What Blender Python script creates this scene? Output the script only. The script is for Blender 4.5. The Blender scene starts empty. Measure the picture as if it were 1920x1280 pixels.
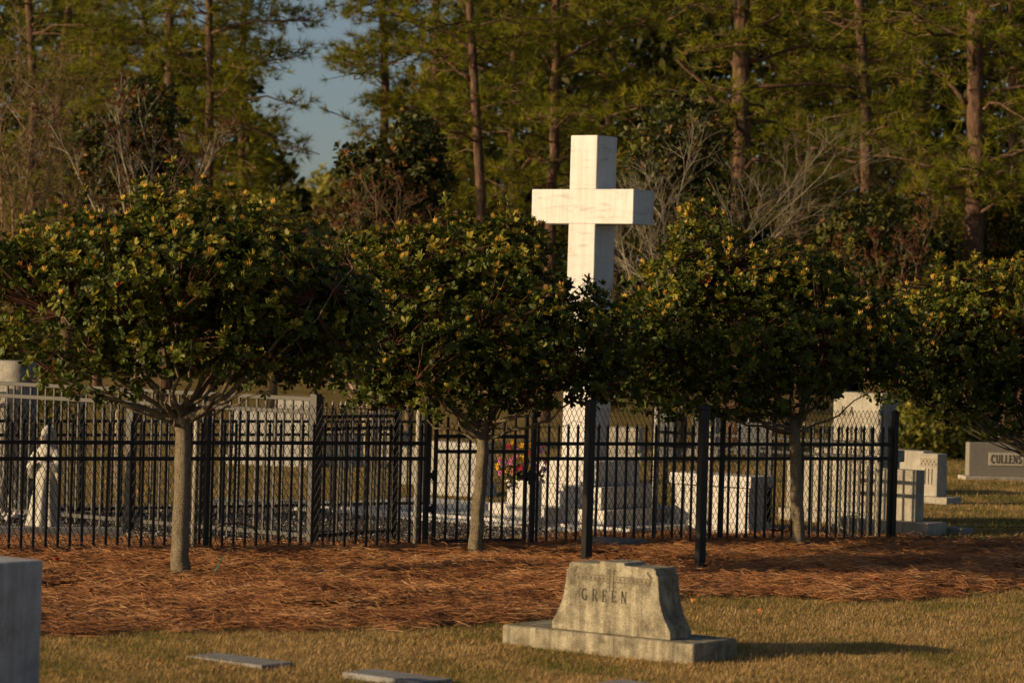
import bpy, bmesh, math, random
import numpy as np
from mathutils import Vector, Matrix

random.seed(7)
rng = np.random.default_rng(11)
R = math.radians
scene = bpy.context.scene
C = scene.collection

# ------------------------------------------------------------------ camera
F_PX = 5600.0                      # focal length in photo pixels (1920 wide)
EYE = Vector((0.0, 0.0, 2.35))
PITCH = math.atan(50.0 / F_PX)
ROLL = R(1.6)
_f = Vector((0, math.cos(PITCH), -math.sin(PITCH)))
_r0 = Vector((1, 0, 0)); _u0 = _r0.cross(_f)
_r = _r0 * math.cos(ROLL) + _u0 * math.sin(ROLL)
_u = _u0 * math.cos(ROLL) - _r0 * math.sin(ROLL)
cam = bpy.data.cameras.new('camera')
cam.sensor_width = 36.0
cam.lens = F_PX / 1920.0 * 36.0
cam.clip_start = 0.5; cam.clip_end = 900.0
cam.dof.use_dof = True
cam.dof.focus_distance = 29.0
cam.dof.aperture_fstop = 3.0
cam_o = bpy.data.objects.new('camera', cam); C.objects.link(cam_o)
m = Matrix.Identity(4)
for i in range(3):
    m[i][0] = _r[i]; m[i][1] = _u[i]; m[i][2] = -_f[i]; m[i][3] = EYE[i]
cam_o.matrix_world = m
scene.camera = cam_o

# ------------------------------------------------------------------ light
SUN_EL, SUN_AZ = R(15.0), R(20.0)      # low sun from the left, a little in front
S = Vector((-math.cos(SUN_AZ) * math.cos(SUN_EL), -math.sin(SUN_AZ) * math.cos(SUN_EL), math.sin(SUN_EL)))
world = bpy.data.worlds.new('World'); scene.world = world; world.use_nodes = True
wn = world.node_tree.nodes; wl = world.node_tree.links
sky = wn.new('ShaderNodeTexSky'); sky.sky_type = 'NISHITA'; sky.sun_disc = False
sky.sun_elevation = SUN_EL; sky.sun_rotation = math.atan2(S.x, S.y)
sky.air_density = 0.65; sky.dust_density = 1.5; sky.ozone_density = 0.3
bg = wn['Background']; bg.inputs['Strength'].default_value = 0.082
wl.new(sky.outputs['Color'], bg.inputs['Color'])
sun = bpy.data.lights.new('sun', 'SUN'); sun.energy = 5.0; sun.angle = R(0.5); sun.color = (1.0, 0.75, 0.45)
sun_o = bpy.data.objects.new('sun', sun); C.objects.link(sun_o)
sun_o.rotation_euler = (-S).to_track_quat('-Z', 'Y').to_euler(); sun_o.location = (-30, -10, 20)
scene.view_settings.view_transform = 'Standard'
scene.view_settings.look = 'None'
scene.view_settings.exposure = 0.0
scene.view_settings.gamma = 1.0
scene.render.engine = 'CYCLES'
scene.cycles.use_denoising = True
scene.cycles.max_bounces = 5; scene.cycles.diffuse_bounces = 3; scene.cycles.glossy_bounces = 2
scene.cycles.transmission_bounces = 3; scene.cycles.transparent_max_bounces = 4

# ------------------------------------------------------------------ picking places
def ray(x, y):
    return (_f + _r * ((x - 960) / F_PX) + _u * ((640 - y) / F_PX))
def G(x, y, h=0.0):                     # point on the level plane z = h
    d = ray(x, y); t = (h - EYE.z) / d.z
    return EYE + d * t
def W(x, y, Y):                         # point at depth Y
    d = ray(x, y); return EYE + d * (Y / d.y)
def scale_at(Y): return F_PX / Y
TH = R(36)
U = Vector((math.cos(TH), -math.sin(TH), 0))     # along the fronts of the graves, rightwards and nearer
V = Vector((math.sin(TH), math.cos(TH), 0))      # away from the camera

# ------------------------------------------------------------------ mesh helpers
def link(o, parent=None):
    C.objects.link(o)
    if parent is not None: o.parent = parent
    return o
def thing(name, label, cat, loc=(0, 0, 0), rotz=0.0, group=None):
    o = bpy.data.objects.new(name, None); C.objects.link(o)
    o.empty_display_size = 0.1
    o.location = loc; o.rotation_euler = (0, 0, rotz); tag(o, label, cat, group); return o
def tag(o, label, cat, group=None):
    o['label'] = label; o['category'] = cat
    if group: o['group'] = group
    return o
def npmesh(name, Vv, Ff, mat, parent=None, tint=None, smooth=False, kind=None, local=False):
    Vv = np.asarray(Vv, np.float32); Ff = np.asarray(Ff, np.int32)
    me = bpy.data.meshes.new(name)
    n, (mm, k) = len(Vv), Ff.shape
    me.vertices.add(n); me.vertices.foreach_set('co', Vv.ravel())
    me.loops.add(mm * k); me.loops.foreach_set('vertex_index', Ff.ravel())
    me.polygons.add(mm); me.polygons.foreach_set('loop_start', np.arange(0, mm * k, k, dtype=np.int32))
    me.polygons.foreach_set('use_smooth', np.full(mm, smooth, dtype=bool))
    if tint is not None:
        a = me.attributes.new('tint', 'FLOAT', 'POINT'); a.data.foreach_set('value', np.asarray(tint, np.float32))
    me.materials.append(mat); me.update(calc_edges=True)
    o = bpy.data.objects.new(name, me); link(o, parent)
    if parent is not None and not local: o.location = -Vector(parent.location)
    if kind: o['kind'] = kind
    return o

class MB:
    """collects shapes into one bmesh"""
    def __init__(s): s.bm = bmesh.new()
    def box(s, x0, x1, y0, y1, z0, z1, bev=0.0, seg=2):
        t = bmesh.new(); bmesh.ops.create_cube(t, size=1)
        for v in t.verts:
            v.co = Vector((x0 + (v.co.x + .5) * (x1 - x0), y0 + (v.co.y + .5) * (y1 - y0), z0 + (v.co.z + .5) * (z1 - z0)))
        if bev > 0: bmesh.ops.bevel(t, geom=t.edges[:], offset=bev, segments=seg, affect='EDGES', profile=.6)
        s._merge(t); return s
    def _merge(s, t):
        mp = {v: s.bm.verts.new(v.co) for v in t.verts}
        for f in t.faces:
            try: nf = s.bm.faces.new([mp[v] for v in f.verts]); nf.smooth = f.smooth
            except ValueError: pass
        t.free()
    def poly_prism(s, pts, y0, y1, bev=0.0):      # outline in x,z pushed along y
        t = bmesh.new()
        a = [t.verts.new((p[0], y0, p[1])) for p in pts]; f = t.faces.new(a)
        r = bmesh.ops.extrude_face_region(t, geom=[f])
        for v in [g for g in r['geom'] if isinstance(g, bmesh.types.BMVert)]: v.co.y = y1
        bmesh.ops.recalc_face_normals(t, faces=t.faces)
        if bev > 0:
            es = [e for e in t.edges if len(e.link_faces) == 2 and e.calc_face_angle(0) > .6]
            bmesh.ops.bevel(t, geom=es, offset=bev, segments=2, affect='EDGES', profile=.6)
        s._merge(t); return s
    def tube(s, pts, rad, n=8, cap=True, smooth=True):
        pts = [Vector(p) for p in pts]; rings = []
        for i, p in enumerate(pts):
            d = (pts[min(i + 1, len(pts) - 1)] - pts[max(i - 1, 0)]).normalized()
            a = d.orthogonal().normalized() if abs(d.z) > .95 else d.cross(Vector((0, 0, 1))).normalized()
            if i and rings_a.dot(a) < 0: a = -a
            rings_a = a; b = d.cross(a); r = rad[i] if hasattr(rad, '__len__') else rad
            rings.append([s.bm.verts.new(p + (a * math.cos(2 * math.pi * k / n) + b * math.sin(2 * math.pi * k / n)) * r) for k in range(n)])
        for A, B in zip(rings[:-1], rings[1:]):
            for k in range(n):
                f = s.bm.faces.new((A[k], A[(k + 1) % n], B[(k + 1) % n], B[k])); f.smooth = smooth
        if cap:
            s.bm.faces.new(rings[0][::-1]); s.bm.faces.new(rings[-1])
        return s
    def rings(s, rings, cap=True, smooth=True):
        vs = [[s.bm.verts.new(p) for p in r] for r in rings]; n = len(vs[0])
        for A, B in zip(vs[:-1], vs[1:]):
            for k in range(n):
                f = s.bm.faces.new((A[k], A[(k + 1) % n], B[(k + 1) % n], B[k])); f.smooth = smooth
        if cap: s.bm.faces.new(vs[0][::-1]); s.bm.faces.new(vs[-1])
        return s
    def mesh(s, name, mat):
        bmesh.ops.recalc_face_normals(s.bm, faces=s.bm.faces)
        me = bpy.data.meshes.new(name); s.bm.to_mesh(me); s.bm.free(); me.materials.append(mat); return me
    def build(s, name, mat, parent=None, loc=None, world=False):
        o = bpy.data.objects.new(name, s.mesh(name, mat)); link(o, parent)
        if loc is not None: o.location = loc
        if world and parent is not None: o.location = -Vector(parent.location)
        return o

def segs_mesh(P0, P1, r0, r1, n=3):
    """many thin tapered sticks"""
    P0 = np.asarray(P0, float); P1 = np.asarray(P1, float); r0 = np.asarray(r0, float); r1 = np.asarray(r1, float)
    d = P1 - P0; d /= np.linalg.norm(d, axis=1, keepdims=True) + 1e-9
    h = np.where(np.abs(d[:, 2:3]) > .9, np.array([[1., 0, 0]]), np.array([[0, 0, 1.]]))
    a = np.cross(d, h); a /= np.linalg.norm(a, axis=1, keepdims=True) + 1e-9; b = np.cross(d, a)
    N = len(P0); out = np.empty((N, 2 * n, 3))
    for k in range(n):
        c, s_ = math.cos(2 * math.pi * k / n), math.sin(2 * math.pi * k / n)
        o = a * c + b * s_
        out[:, k] = P0 + o * r0[:, None]; out[:, n + k] = P1 + o * r1[:, None]
    base = (np.arange(N) * 2 * n)[:, None]
    F = np.concatenate([base + np.array([[k, (k + 1) % n, n + (k + 1) % n, n + k]]) for k in range(n)])
    return out.reshape(-1, 3), F

def unit(a): return a / (np.linalg.norm(a, axis=-1, keepdims=True) + 1e-9)

def tufts(cen, dirs, n, length, width, spread=.8):
    """needle tufts: slim triangles round each centre"""
    N = len(cen); c = np.repeat(cen, n, 0)
    d = unit(np.repeat(unit(dirs), n, 0) * .75 + rng.normal(size=(N * n, 3)) * spread * .6)
    L = length * rng.uniform(.7, 1.25, (N * n, 1)); s_ = unit(np.cross(d, rng.normal(size=(N * n, 3)))) * width / 2
    Vv = np.stack([c - s_, c + s_, c + d * L], 1).reshape(-1, 3)
    tint = np.repeat(np.repeat(rng.uniform(0, 1, N), n), 3) * .7 + np.repeat(rng.uniform(0, .3, N * n), 3)
    return Vv, np.arange(N * n * 3).reshape(-1, 3), tint

def rosettes(cen, axis, n, L, Wd, tilt=(.7, 1.35), tint=None):
    """whorls of obovate leaves; 6 points and 4 triangles a leaf"""
    N = len(cen); axis = unit(axis)
    a = unit(np.cross(axis, rng.normal(size=(N, 3)))); b = np.cross(axis, a)
    ph = rng.uniform(0, 6.28, (N, 1)) + np.arange(n)[None] * 2.399
    ti = rng.uniform(tilt[0], tilt[1], (N, n))
    d = (a[:, None] * np.cos(ph)[..., None] + b[:, None] * np.sin(ph)[..., None]) * np.sin(ti)[..., None] + axis[:, None] * np.cos(ti)[..., None]
    d = unit(d + rng.normal(size=d.shape) * .12); ax = np.repeat(axis[:, None], n, 1)
    s_ = unit(np.cross(d, ax)); nrm = np.cross(s_, d)
    s_ = unit(s_ + nrm * rng.normal(size=(N, n, 1)) * .35); nrm = np.cross(s_, d)
    le = (L * rng.uniform(.7, 1.2, (N, n)))[..., None]; wd = Wd * le / L
    o = cen[:, None] + d * .006
    P = [o, o + d * le * .35 - s_ * wd * .36, o + d * le * .35 + s_ * wd * .36,
         o + d * le * .72 - s_ * wd * .5 + nrm * le * .02, o + d * le * .72 + s_ * wd * .5 + nrm * le * .02, o + d * le - nrm * le * .07]
    Vv = np.stack(P, 2).reshape(-1, 3); M = N * n
    k = (np.arange(M) * 6)[:, None]
    F = np.concatenate([k + np.array([[0, 2, 1]]), k + np.array([[1, 2, 4]]), k + np.array([[1, 4, 3]]), k + np.array([[3, 4, 5]])])
    t = rng.uniform(0, 1, N) if tint is None else tint
    tt = np.clip(np.repeat(t, n) + rng.normal(size=M) * .05, 0, 1)
    return Vv, F, np.repeat(tt, 6)

def lobes_sample(lobes, N, bias=.28, zmin=None):
    """points in a union of ellipsoids, crowded towards the skin; also the outward direction"""
    vol = np.array([l[3] * l[4] * l[5] for l in lobes]) ** .8; vol /= vol.sum()
    idx = rng.choice(len(lobes), N, p=vol); L = np.array(lobes, float)[idx]
    d = unit(rng.normal(size=(N, 3))); r = rng.uniform(0, 1, (N, 1)) ** bias
    r *= 1 + .17 * np.sin(d[:, :1] * 9 + idx[:, None]) * np.cos(d[:, 2:3] * 8 + idx[:, None] * 2) + rng.normal(size=(N, 1)) * .075
    p = L[:, :3] + d * r * L[:, 3:6]
    nrm = unit(d / L[:, 3:6])
    if zmin is not None:
        k = p[:, 2] > zmin; p, nrm = p[k], nrm[k]
    return p, nrm

def vnoise(x, y, s):
    x = x * s; y = y * s
    return (np.sin(x * 1.3 + 2.1 * np.sin(y * .7 + 1)) + np.sin(y * 1.7 + 1.6 * np.sin(x * .9 + 4)) + np.sin((x + y) * .8 + 3 + np.sin(x * 2.3))) / 3

# ------------------------------------------------------------------ materials
def material(name, rough=.7, spec=.3):
    mt = bpy.data.materials.new(name); mt.use_nodes = True
    nt = mt.node_tree; p = nt.nodes['Principled BSDF']
    p.inputs['Roughness'].default_value = rough; p.inputs['Specular IOR Level'].default_value = spec
    return mt, nt, p
def ramp(nt, fac, stops, interp='LINEAR'):
    n = nt.nodes.new('ShaderNodeValToRGB'); n.color_ramp.interpolation = interp
    e = n.color_ramp.elements
    while len(e) < len(stops): e.new(.5)
    for el, (p, c) in zip(e, stops): el.position = p; el.color = (*c, 1)
    nt.links.new(fac, n.inputs['Fac']); return n.outputs['Color']
def noise(nt, scale, detail=4, rough=.55, vec=None, dist=0.0):
    n = nt.nodes.new('ShaderNodeTexNoise'); n.inputs['Scale'].default_value = scale
    n.inputs['Detail'].default_value = detail; n.inputs['Roughness'].default_value = rough; n.inputs['Distortion'].default_value = dist
    if vec is not None: nt.links.new(vec, n.inputs['Vector'])
    return n.outputs['Fac']
def coords(nt, scl=(1, 1, 1), rot=(0, 0, 0), which='Object'):
    t = nt.nodes.new('ShaderNodeTexCoord'); mp = nt.nodes.new('ShaderNodeMapping')
    mp.inputs['Scale'].default_value = scl; mp.inputs['Rotation'].default_value = rot
    nt.links.new(t.outputs[which], mp.inputs['Vector']); return mp.outputs['Vector']
def mixc(nt, fac, a, b, mode='MIX'):
    n = nt.nodes.new('ShaderNodeMix'); n.data_type = 'RGBA'; n.blend_type = mode
    if hasattr(fac, 'links'): nt.links.new(fac, n.inputs[0])
    else: n.inputs[0].default_value = fac
    for v, i in ((a, 6), (b, 7)):
        if hasattr(v, 'links'): nt.links.new(v, n.inputs[i])
        else: n.inputs[i].default_value = (*v, 1)
    return n.outputs[2]
def bump(nt, p, h, strength=.4, dist=.01):
    b = nt.nodes.new('ShaderNodeBump'); b.inputs['Strength'].default_value = strength; b.inputs['Distance'].default_value = dist
    nt.links.new(h, b.inputs['Height']); nt.links.new(b.outputs['Normal'], p.inputs['Normal'])
def attr(nt, name='tint'):
    a = nt.nodes.new('ShaderNodeAttribute'); a.attribute_name = name; return a.outputs['Fac']
def base(nt, p, col): nt.links.new(col, p.inputs['Base Color'])

M = {}
def leafmat(name, stops, rough=.45, spec=.4, trans=.25):
    mt, nt, p = material(name, rough, spec)
    col = ramp(nt, attr(nt), stops); base(nt, p, col)
    if trans > 0:
        tr = nt.nodes.new('ShaderNodeBsdfTranslucent'); nt.links.new(col, tr.inputs['Color'])
        mx = nt.nodes.new('ShaderNodeMixShader'); mx.inputs[0].default_value = trans
        nt.links.new(p.outputs[0], mx.inputs[1]); nt.links.new(tr.outputs[0], mx.inputs[2])
        nt.links.new(mx.outputs[0], nt.nodes['Material Output'].inputs['Surface'])
    M[name] = mt; return mt
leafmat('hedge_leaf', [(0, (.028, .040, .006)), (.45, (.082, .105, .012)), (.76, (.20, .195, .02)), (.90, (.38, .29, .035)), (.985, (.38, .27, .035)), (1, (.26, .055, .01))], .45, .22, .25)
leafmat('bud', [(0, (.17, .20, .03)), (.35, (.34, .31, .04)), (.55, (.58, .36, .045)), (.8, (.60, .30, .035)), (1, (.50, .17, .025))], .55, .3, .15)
leafmat('pine_needle', [(0, (.065, .075, .008)), (.5, (.17, .18, .015)), (.85, (.29, .265, .02)), (1, (.34, .18, .03))], .6, .12, .4)
leafmat('dark_leaf', [(0, (.018, .024, .006)), (.6, (.05, .058, .010)), (.9, (.13, .12, .02)), (1, (.22, .08, .015))], .5, .2, .15)
leafmat('woods_leaf', [(0, (.012, .015, .004)), (.6, (.035, .038, .007)), (1, (.09, .08, .013))], .6, .2, .2)
leafmat('yellow_leaf', [(0, (.07, .08, .01)), (.6, (.19, .18, .02)), (1, (.32, .26, .03))], .5, .3, .3)
leafmat('olive_twig', [(0, (.09, .075, .025)), (.6, (.19, .145, .045)), (1, (.26, .19, .07))], .8, .1, .2)
leafmat('red_seed', [(0, (.07, .03, .015)), (1, (.14, .065, .03))], .8, .1, .1)
leafmat('grass_blade', [(0, (.13, .15, .03)), (.3, (.25, .21, .055)), (.6, (.46, .29, .11)), (1, (.60, .40, .17))], .7, .1, .3)
leafmat('straw', [(0, (.085, .03, .013)), (.4, (.23, .095, .035)), (.75, (.41, .195, .075)), (1, (.62, .40, .19))], .55, .2, .1)
leafmat('dry_leaf', [(0, (.40, .11, .02)), (.5, (.50, .20, .04)), (1, (.38, .06, .02))], .6, .2, .2)

mt, nt, p = material('lawn', .95, .05); v = coords(nt)
c1 = ramp(nt, noise(nt, .9, 5, .6, v), [(.35, (.16, .14, .035)), (.5, (.28, .20, .07)), (.68, (.38, .26, .10))])
c2 = ramp(nt, noise(nt, 45, 4, .7, v), [(.3, (.35, .35, .35)), (.7, (1.15, 1.15, 1.15))])
base(nt, p, mixc(nt, 1, c1, c2, 'MULTIPLY')); bump(nt, p, noise(nt, 60, 4, .7, v), .8, .03); M['lawn'] = mt
mt, nt, p = material('straw_bed', .9, .05); v = coords(nt, (1, 3, 1))
base(nt, p, ramp(nt, noise(nt, 22, 6, .7, v, .5), [(.3, (.035, .012, .005)), (.55, (.12, .042, .014)), (.75, (.24, .10, .032))]))
bump(nt, p, noise(nt, 30, 5, .7, v, .6), .9, .04); M['straw_bed'] = mt
mt, nt, p = material('gravel', .9, .1); v = coords(nt)
vo = nt.nodes.new('ShaderNodeTexVoronoi'); vo.inputs['Scale'].default_value = 38; nt.links.new(v, vo.inputs['Vector'])
base(nt, p, mixc(nt, .75, ramp(nt, vo.outputs['Color'], [(0, (.06, .05, .04)), (1, (.20, .17, .14))]), (.12, .1, .08))); bump(nt, p, vo.outputs['Distance'], .9, .03); M['gravel'] = mt
mt, nt, p = material('pebble', .8, .2); base(nt, p, ramp(nt, attr(nt), [(0, (.10, .085, .07)), (.6, (.22, .19, .155)), (1, (.42, .38, .33))])); M['pebble'] = mt
mt, nt, p = material('white_pebble', .7, .2); base(nt, p, ramp(nt, attr(nt), [(0, (.25, .23, .20)), (1, (.62, .58, .52))])); M['white_pebble'] = mt

def stone(name, a, b, dark, rough=.6, spec=.25, sc=3.0, streak=.5, speck=.15, bumpy=.15):
    mt, nt, p = material(name, rough, spec); v = coords(nt)
    c = ramp(nt, noise(nt, sc, 6, .62, v), [(.32, a), (.62, b)])
    vs = coords(nt, (9, 9, .7)); st = ramp(nt, noise(nt, 1.6, 5, .65, vs), [(.38, (0, 0, 0)), (.72, (1, 1, 1))])
    n = nt.nodes.new('ShaderNodeMath'); n.operation = 'MULTIPLY'; n.inputs[1].default_value = streak; nt.links.new(st, n.inputs[0])
    c = mixc(nt, n.outputs[0], c, dark)
    sp = ramp(nt, noise(nt, 140, 2, .5, v), [(.35, (1 - speck * 2.2,) * 3), (.65, (1 + speck * .4,) * 3)])
    base(nt, p, mixc(nt, 1, c, sp, 'MULTIPLY')); bump(nt, p, noise(nt, 70, 5, .7, v), bumpy, .01); M[name] = mt
stone('weathered_stone', (.20, .17, .11), (.56, .49, .335), (.085, .075, .055), .85, .1, 8.5, .8, .25, .35)
stone('pale_stone', (.40, .36, .28), (.62, .57, .46), (.24, .21, .16), .8, .15, 5, .5, .25, .25)
stone('mottled_stone', (.22, .20, .165), (.46, .42, .35), (.14, .13, .11), .9, .1, 5, .5, .2, .5)
stone('white_stone', (.36, .34, .29), (.56, .53, .47), (.20, .185, .155), .75, .15, 4, .55, .12, .15)
stone('statue_stone', (.42, .39, .33), (.60, .56, .48), (.26, .24, .19), .8, .15, 9, .35, .15, .25)
stone('grey_granite', (.16, .16, .16), (.24, .24, .235), (.09, .09, .09), .55, .3, 8, .35, .3, .1)
stone('dark_granite', (.085, .087, .092), (.135, .137, .142), (.05, .05, .05), .5, .3, 5, .5, .3, .1)
stone('cool_stone', (.40, .395, .385), (.60, .595, .585), (.20, .20, .165), .65, .2, 6, .5, .2, .25)
stone('marker_stone', (.26, .25, .235), (.40, .385, .36), (.16, .155, .14), .8, .15, 9, .2, .3, .3)
stone('tan_granite', (.30, .27, .215), (.38, .34, .275), (.25, .22, .18), .75, .15, 30, .1, .35, .1)
stone('panel_stone', (.58, .50, .36), (.66, .57, .42), (.5, .43, .32), .75, .15, 20, .1, .15, .1)
mt, nt, p = material('marble', .42, .35); v = coords(nt, (1, 1, 1), (0.3, R(38), .4))
vs = coords(nt, (1.1, 1.1, 4.0), (0, R(28), 0))
vein = ramp(nt, noise(nt, 2.6, 8, .66, vs, .6), [(.36, (.43, .415, .385)), (.43, (.565, .54, .50)), (.6, (.605, .585, .55))])
spot = ramp(nt, noise(nt, 5, 3, .6, vs, .3), [(.70, (1, 1, 1)), (.78, (.60, .52, .42))])
fine = ramp(nt, noise(nt, 60, 3, .6, v), [(.3, (.95, .94, .92)), (.6, (1, 1, 1))])
rain = ramp(nt, noise(nt, 1.3, 6, .65, coords(nt, (11, 11, .8))), [(.42, (1, 1, 1)), (.72, (.80, .77, .71))])
base(nt, p, mixc(nt, 1, mixc(nt, 1, mixc(nt, 1, vein, spot, 'MULTIPLY'), fine, 'MULTIPLY'), rain, 'MULTIPLY')); bump(nt, p, noise(nt, 90, 3, .6, v), .06, .005); M['marble'] = mt
mt, nt, p = material('carving', .95, .05); base(nt, p, ramp(nt, noise(nt, 40, 3), [(.3, (.055, .048, .035)), (.7, (.11, .095, .07))])); M['carving'] = mt
mt, nt, p = material('faint_carving', .95, .05); base(nt, p, ramp(nt, noise(nt, 30, 4), [(.35, (.085, .07, .05)), (.65, (.22, .185, .12))])); M['faint_carving'] = mt
mt, nt, p = material('black_paint', .42, .35); v = coords(nt)
base(nt, p, ramp(nt, noise(nt, 8, 4, .6, v), [(.3, (.010, .010, .010)), (.75, (.024, .021, .017))])); M['black_paint'] = mt
mt, nt, p = material('sunlit_paint', .5, .35); v = coords(nt)
base(nt, p, ramp(nt, noise(nt, 6, 4, .6, v), [(.3, (.05, .045, .036)), (.75, (.085, .074, .056))])); M['sunlit_paint'] = mt  # lit copy of the black paint, sun glint put into the colour
mt, nt, p = material('wire', .6, .3); base(nt, p, ramp(nt, noise(nt, 10, 2), [(.3, (.012, .011, .010)), (.8, (.035, .028, .02))])); M['wire'] = mt
mt, nt, p = material('galvanised', .6, .4); v = coords(nt, (6, 6, 1))
base(nt, p, ramp(nt, noise(nt, 5, 4, .6, v), [(.3, (.22, .20, .16)), (.7, (.42, .39, .33))])); M['galvanised'] = mt
mt, nt, p = material('hedge_bark', .9, .1); v = coords(nt, (14, 14, 7))
base(nt, p, mixc(nt, .55, ramp(nt, noise(nt, 1.2, 6, .7, v), [(.3, (.09, .065, .035)), (.55, (.40, .31, .19)), (.75, (.62, .52, .36))]), ramp(nt, noise(nt, 9, 4, .7, v), [(.36, (.03, .022, .012)), (.52, (.42, .34, .22)), (.8, (.6, .52, .37))])))
bump(nt, p, noise(nt, 5, 6, .75, v), 1.0, .06); M['hedge_bark'] = mt
mt, nt, p = material('red_twig', .8, .15); base(nt, p, ramp(nt, noise(nt, 12, 3), [(.3, (.06, .028, .016)), (.7, (.14, .07, .04))])); M['red_twig'] = mt
mt, nt, p = material('pine_bark', .95, .05); v = coords(nt, (5, 5, 1.6))
vo = nt.nodes.new('ShaderNodeTexVoronoi'); vo.inputs['Scale'].default_value = 2.6; nt.links.new(v, vo.inputs['Vector'])
base(nt, p, mixc(nt, .5, ramp(nt, vo.outputs['Distance'], [(.1, (.27, .155, .095)), (.5, (.05, .03, .02))]), ramp(nt, noise(nt, 3, 6, .7, v), [(.3, (.06, .038, .026)), (.7, (.30, .18, .115))])))
bump(nt, p, noise(nt, 3, 6, .7, v), .8, .05); M['pine_bark'] = mt
mt, nt, p = material('grey_twig', .9, .1); v = coords(nt)
base(nt, p, ramp(nt, noise(nt, 3, 4, .6, v), [(.3, (.15, .12, .08)), (.7, (.33, .28, .20))])); M['grey_twig'] = mt
mt, nt, p = material('brown_twig', .9, .1); v = coords(nt)
base(nt, p, ramp(nt, noise(nt, 3, 4, .6, v), [(.3, (.14, .09, .05)), (.7, (.30, .20, .12))])); M['brown_twig'] = mt
mt, nt, p = material('myrtle_bark', .7, .2); v = coords(nt, (6, 6, 1.2))
base(nt, p, ramp(nt, noise(nt, 2, 4, .6, v), [(.3, (.20, .14, .08)), (.7, (.42, .33, .21))])); M['myrtle_bark'] = mt
def flat(name, col, rough=.6, tr=0):
    mt, nt, p = material(name, rough, .3); base(nt, p, ramp(nt, noise(nt, 25, 3), [(.3, tuple(c * .75 for c in col)), (.7, col)])); M[name] = mt
for nme, c in (('petal_purple', (.25, .09, .38)), ('petal_red', (.45, .02, .04)), ('petal_pink', (.60, .16, .32)), ('petal_yellow', (.72, .40, .03)), ('petal_lilac', (.45, .25, .55)), ('petal_peach', (.70, .32, .18)), ('green_stake', (.06, .26, .15)), ('stem_green', (.02, .055, .018))): flat(nme, c)

# ------------------------------------------------------------------ ground
def ground_grid():
    xs = np.concatenate([np.linspace(-300, -14, 10), np.linspace(-12, 12, 97), np.linspace(14, 300, 10)])
    ys = np.concatenate([np.linspace(-20, 13, 6), np.linspace(14, 60, 185), np.linspace(64, 420, 14)])
    X, Y = np.meshgrid(xs, ys); Z = .018 * vnoise(X, Y, 1.1) * np.clip((Y - 5) / 10, 0, 1) - .012
    nx, ny = len(xs), len(ys); i = (np.arange(ny - 1)[:, None] * nx + np.arange(nx - 1)[None]).ravel()
    o = npmesh('ground', np.stack([X, Y, Z], -1).reshape(-1, 3), np.stack([i, i + 1, i + 1 + nx, i + nx], 1), M['lawn'], smooth=True)
    o['kind'] = 'structure'; o['label'] = 'dormant tan and green cemetery lawn'; return o
ground_grid()

# pine straw bed: front edge and back edge picked off the photograph
FE = [(-120, 1186), (78, 1178), (300, 1174), (560, 1172), (800, 1166), (1050, 1150), (1270, 1114), (1400, 1108), (1560, 1119), (1700, 1118), (1800, 1108), (2100, 1086)]
BE = [(-120, 1008), (200, 1012), (380, 1018), (560, 1018), (800, 1016), (1000, 1013), (1100, 1001), (1260, 1003), (1500, 1004), (1672, 1009), (1800, 1016), (2100, 1010)]
_sx = np.linspace(-120, 2100, 240)
_fe = np.array([G(x, np.interp(x, *zip(*FE)))[:2] for x in _sx]); _be = np.array([G(x, np.interp(x, *zip(*BE)))[:2] for x in _sx])
_fe[:, 1] += .10 * np.sin(_sx * .031) + .08 * np.sin(_sx * .083 + 1) + .05 * np.sin(_sx * .21)
def bed_at(s, t):
    """s along the strip 0..1, t from the front edge to the back edge"""
    k = s * (len(_sx) - 1); f = np.stack([np.interp(k, np.arange(len(_sx)), _fe[:, j]) for j in (0, 1)], -1)
    b = np.stack([np.interp(k, np.arange(len(_sx)), _be[:, j]) for j in (0, 1)], -1)
    P = f + (b - f) * t[..., None]
    prof = np.clip(t / .10, 0, 1) ** .6 * np.clip((1.02 - t) / .25, 0, 1)
    X, Y = P[..., 0], P[..., 1]
    z = prof * np.maximum(.012, .05 + .085 * vnoise(X, Y, 1.7) * np.clip((.80 - t) / .3, .12, 1) + .022 * vnoise(X + 7, Y - 3, 4.6) + .012 * vnoise(X - 5, Y * 1.3, 13)) + .005 - .03 * (t <= 0) - .03 * (t >= 1)
    return np.concatenate([P, z[..., None]], -1)
def bed_mesh():
    ns, ntt = 420, 60
    s, t = np.meshgrid(np.linspace(0, 1, ns), np.linspace(0, 1, ntt)); P = bed_at(s, t).reshape(-1, 3)
    i = (np.arange(ntt - 1)[:, None] * ns + np.arange(ns - 1)[None]).ravel()
    o = npmesh('mulch_bed', P, np.stack([i, i + 1, i + 1 + ns, i + ns], 1), M['straw_bed'], smooth=True)
    o['kind'] = 'structure'; o['label'] = 'raised bed of rust coloured pine straw under the trees'
bed_mesh()

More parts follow.
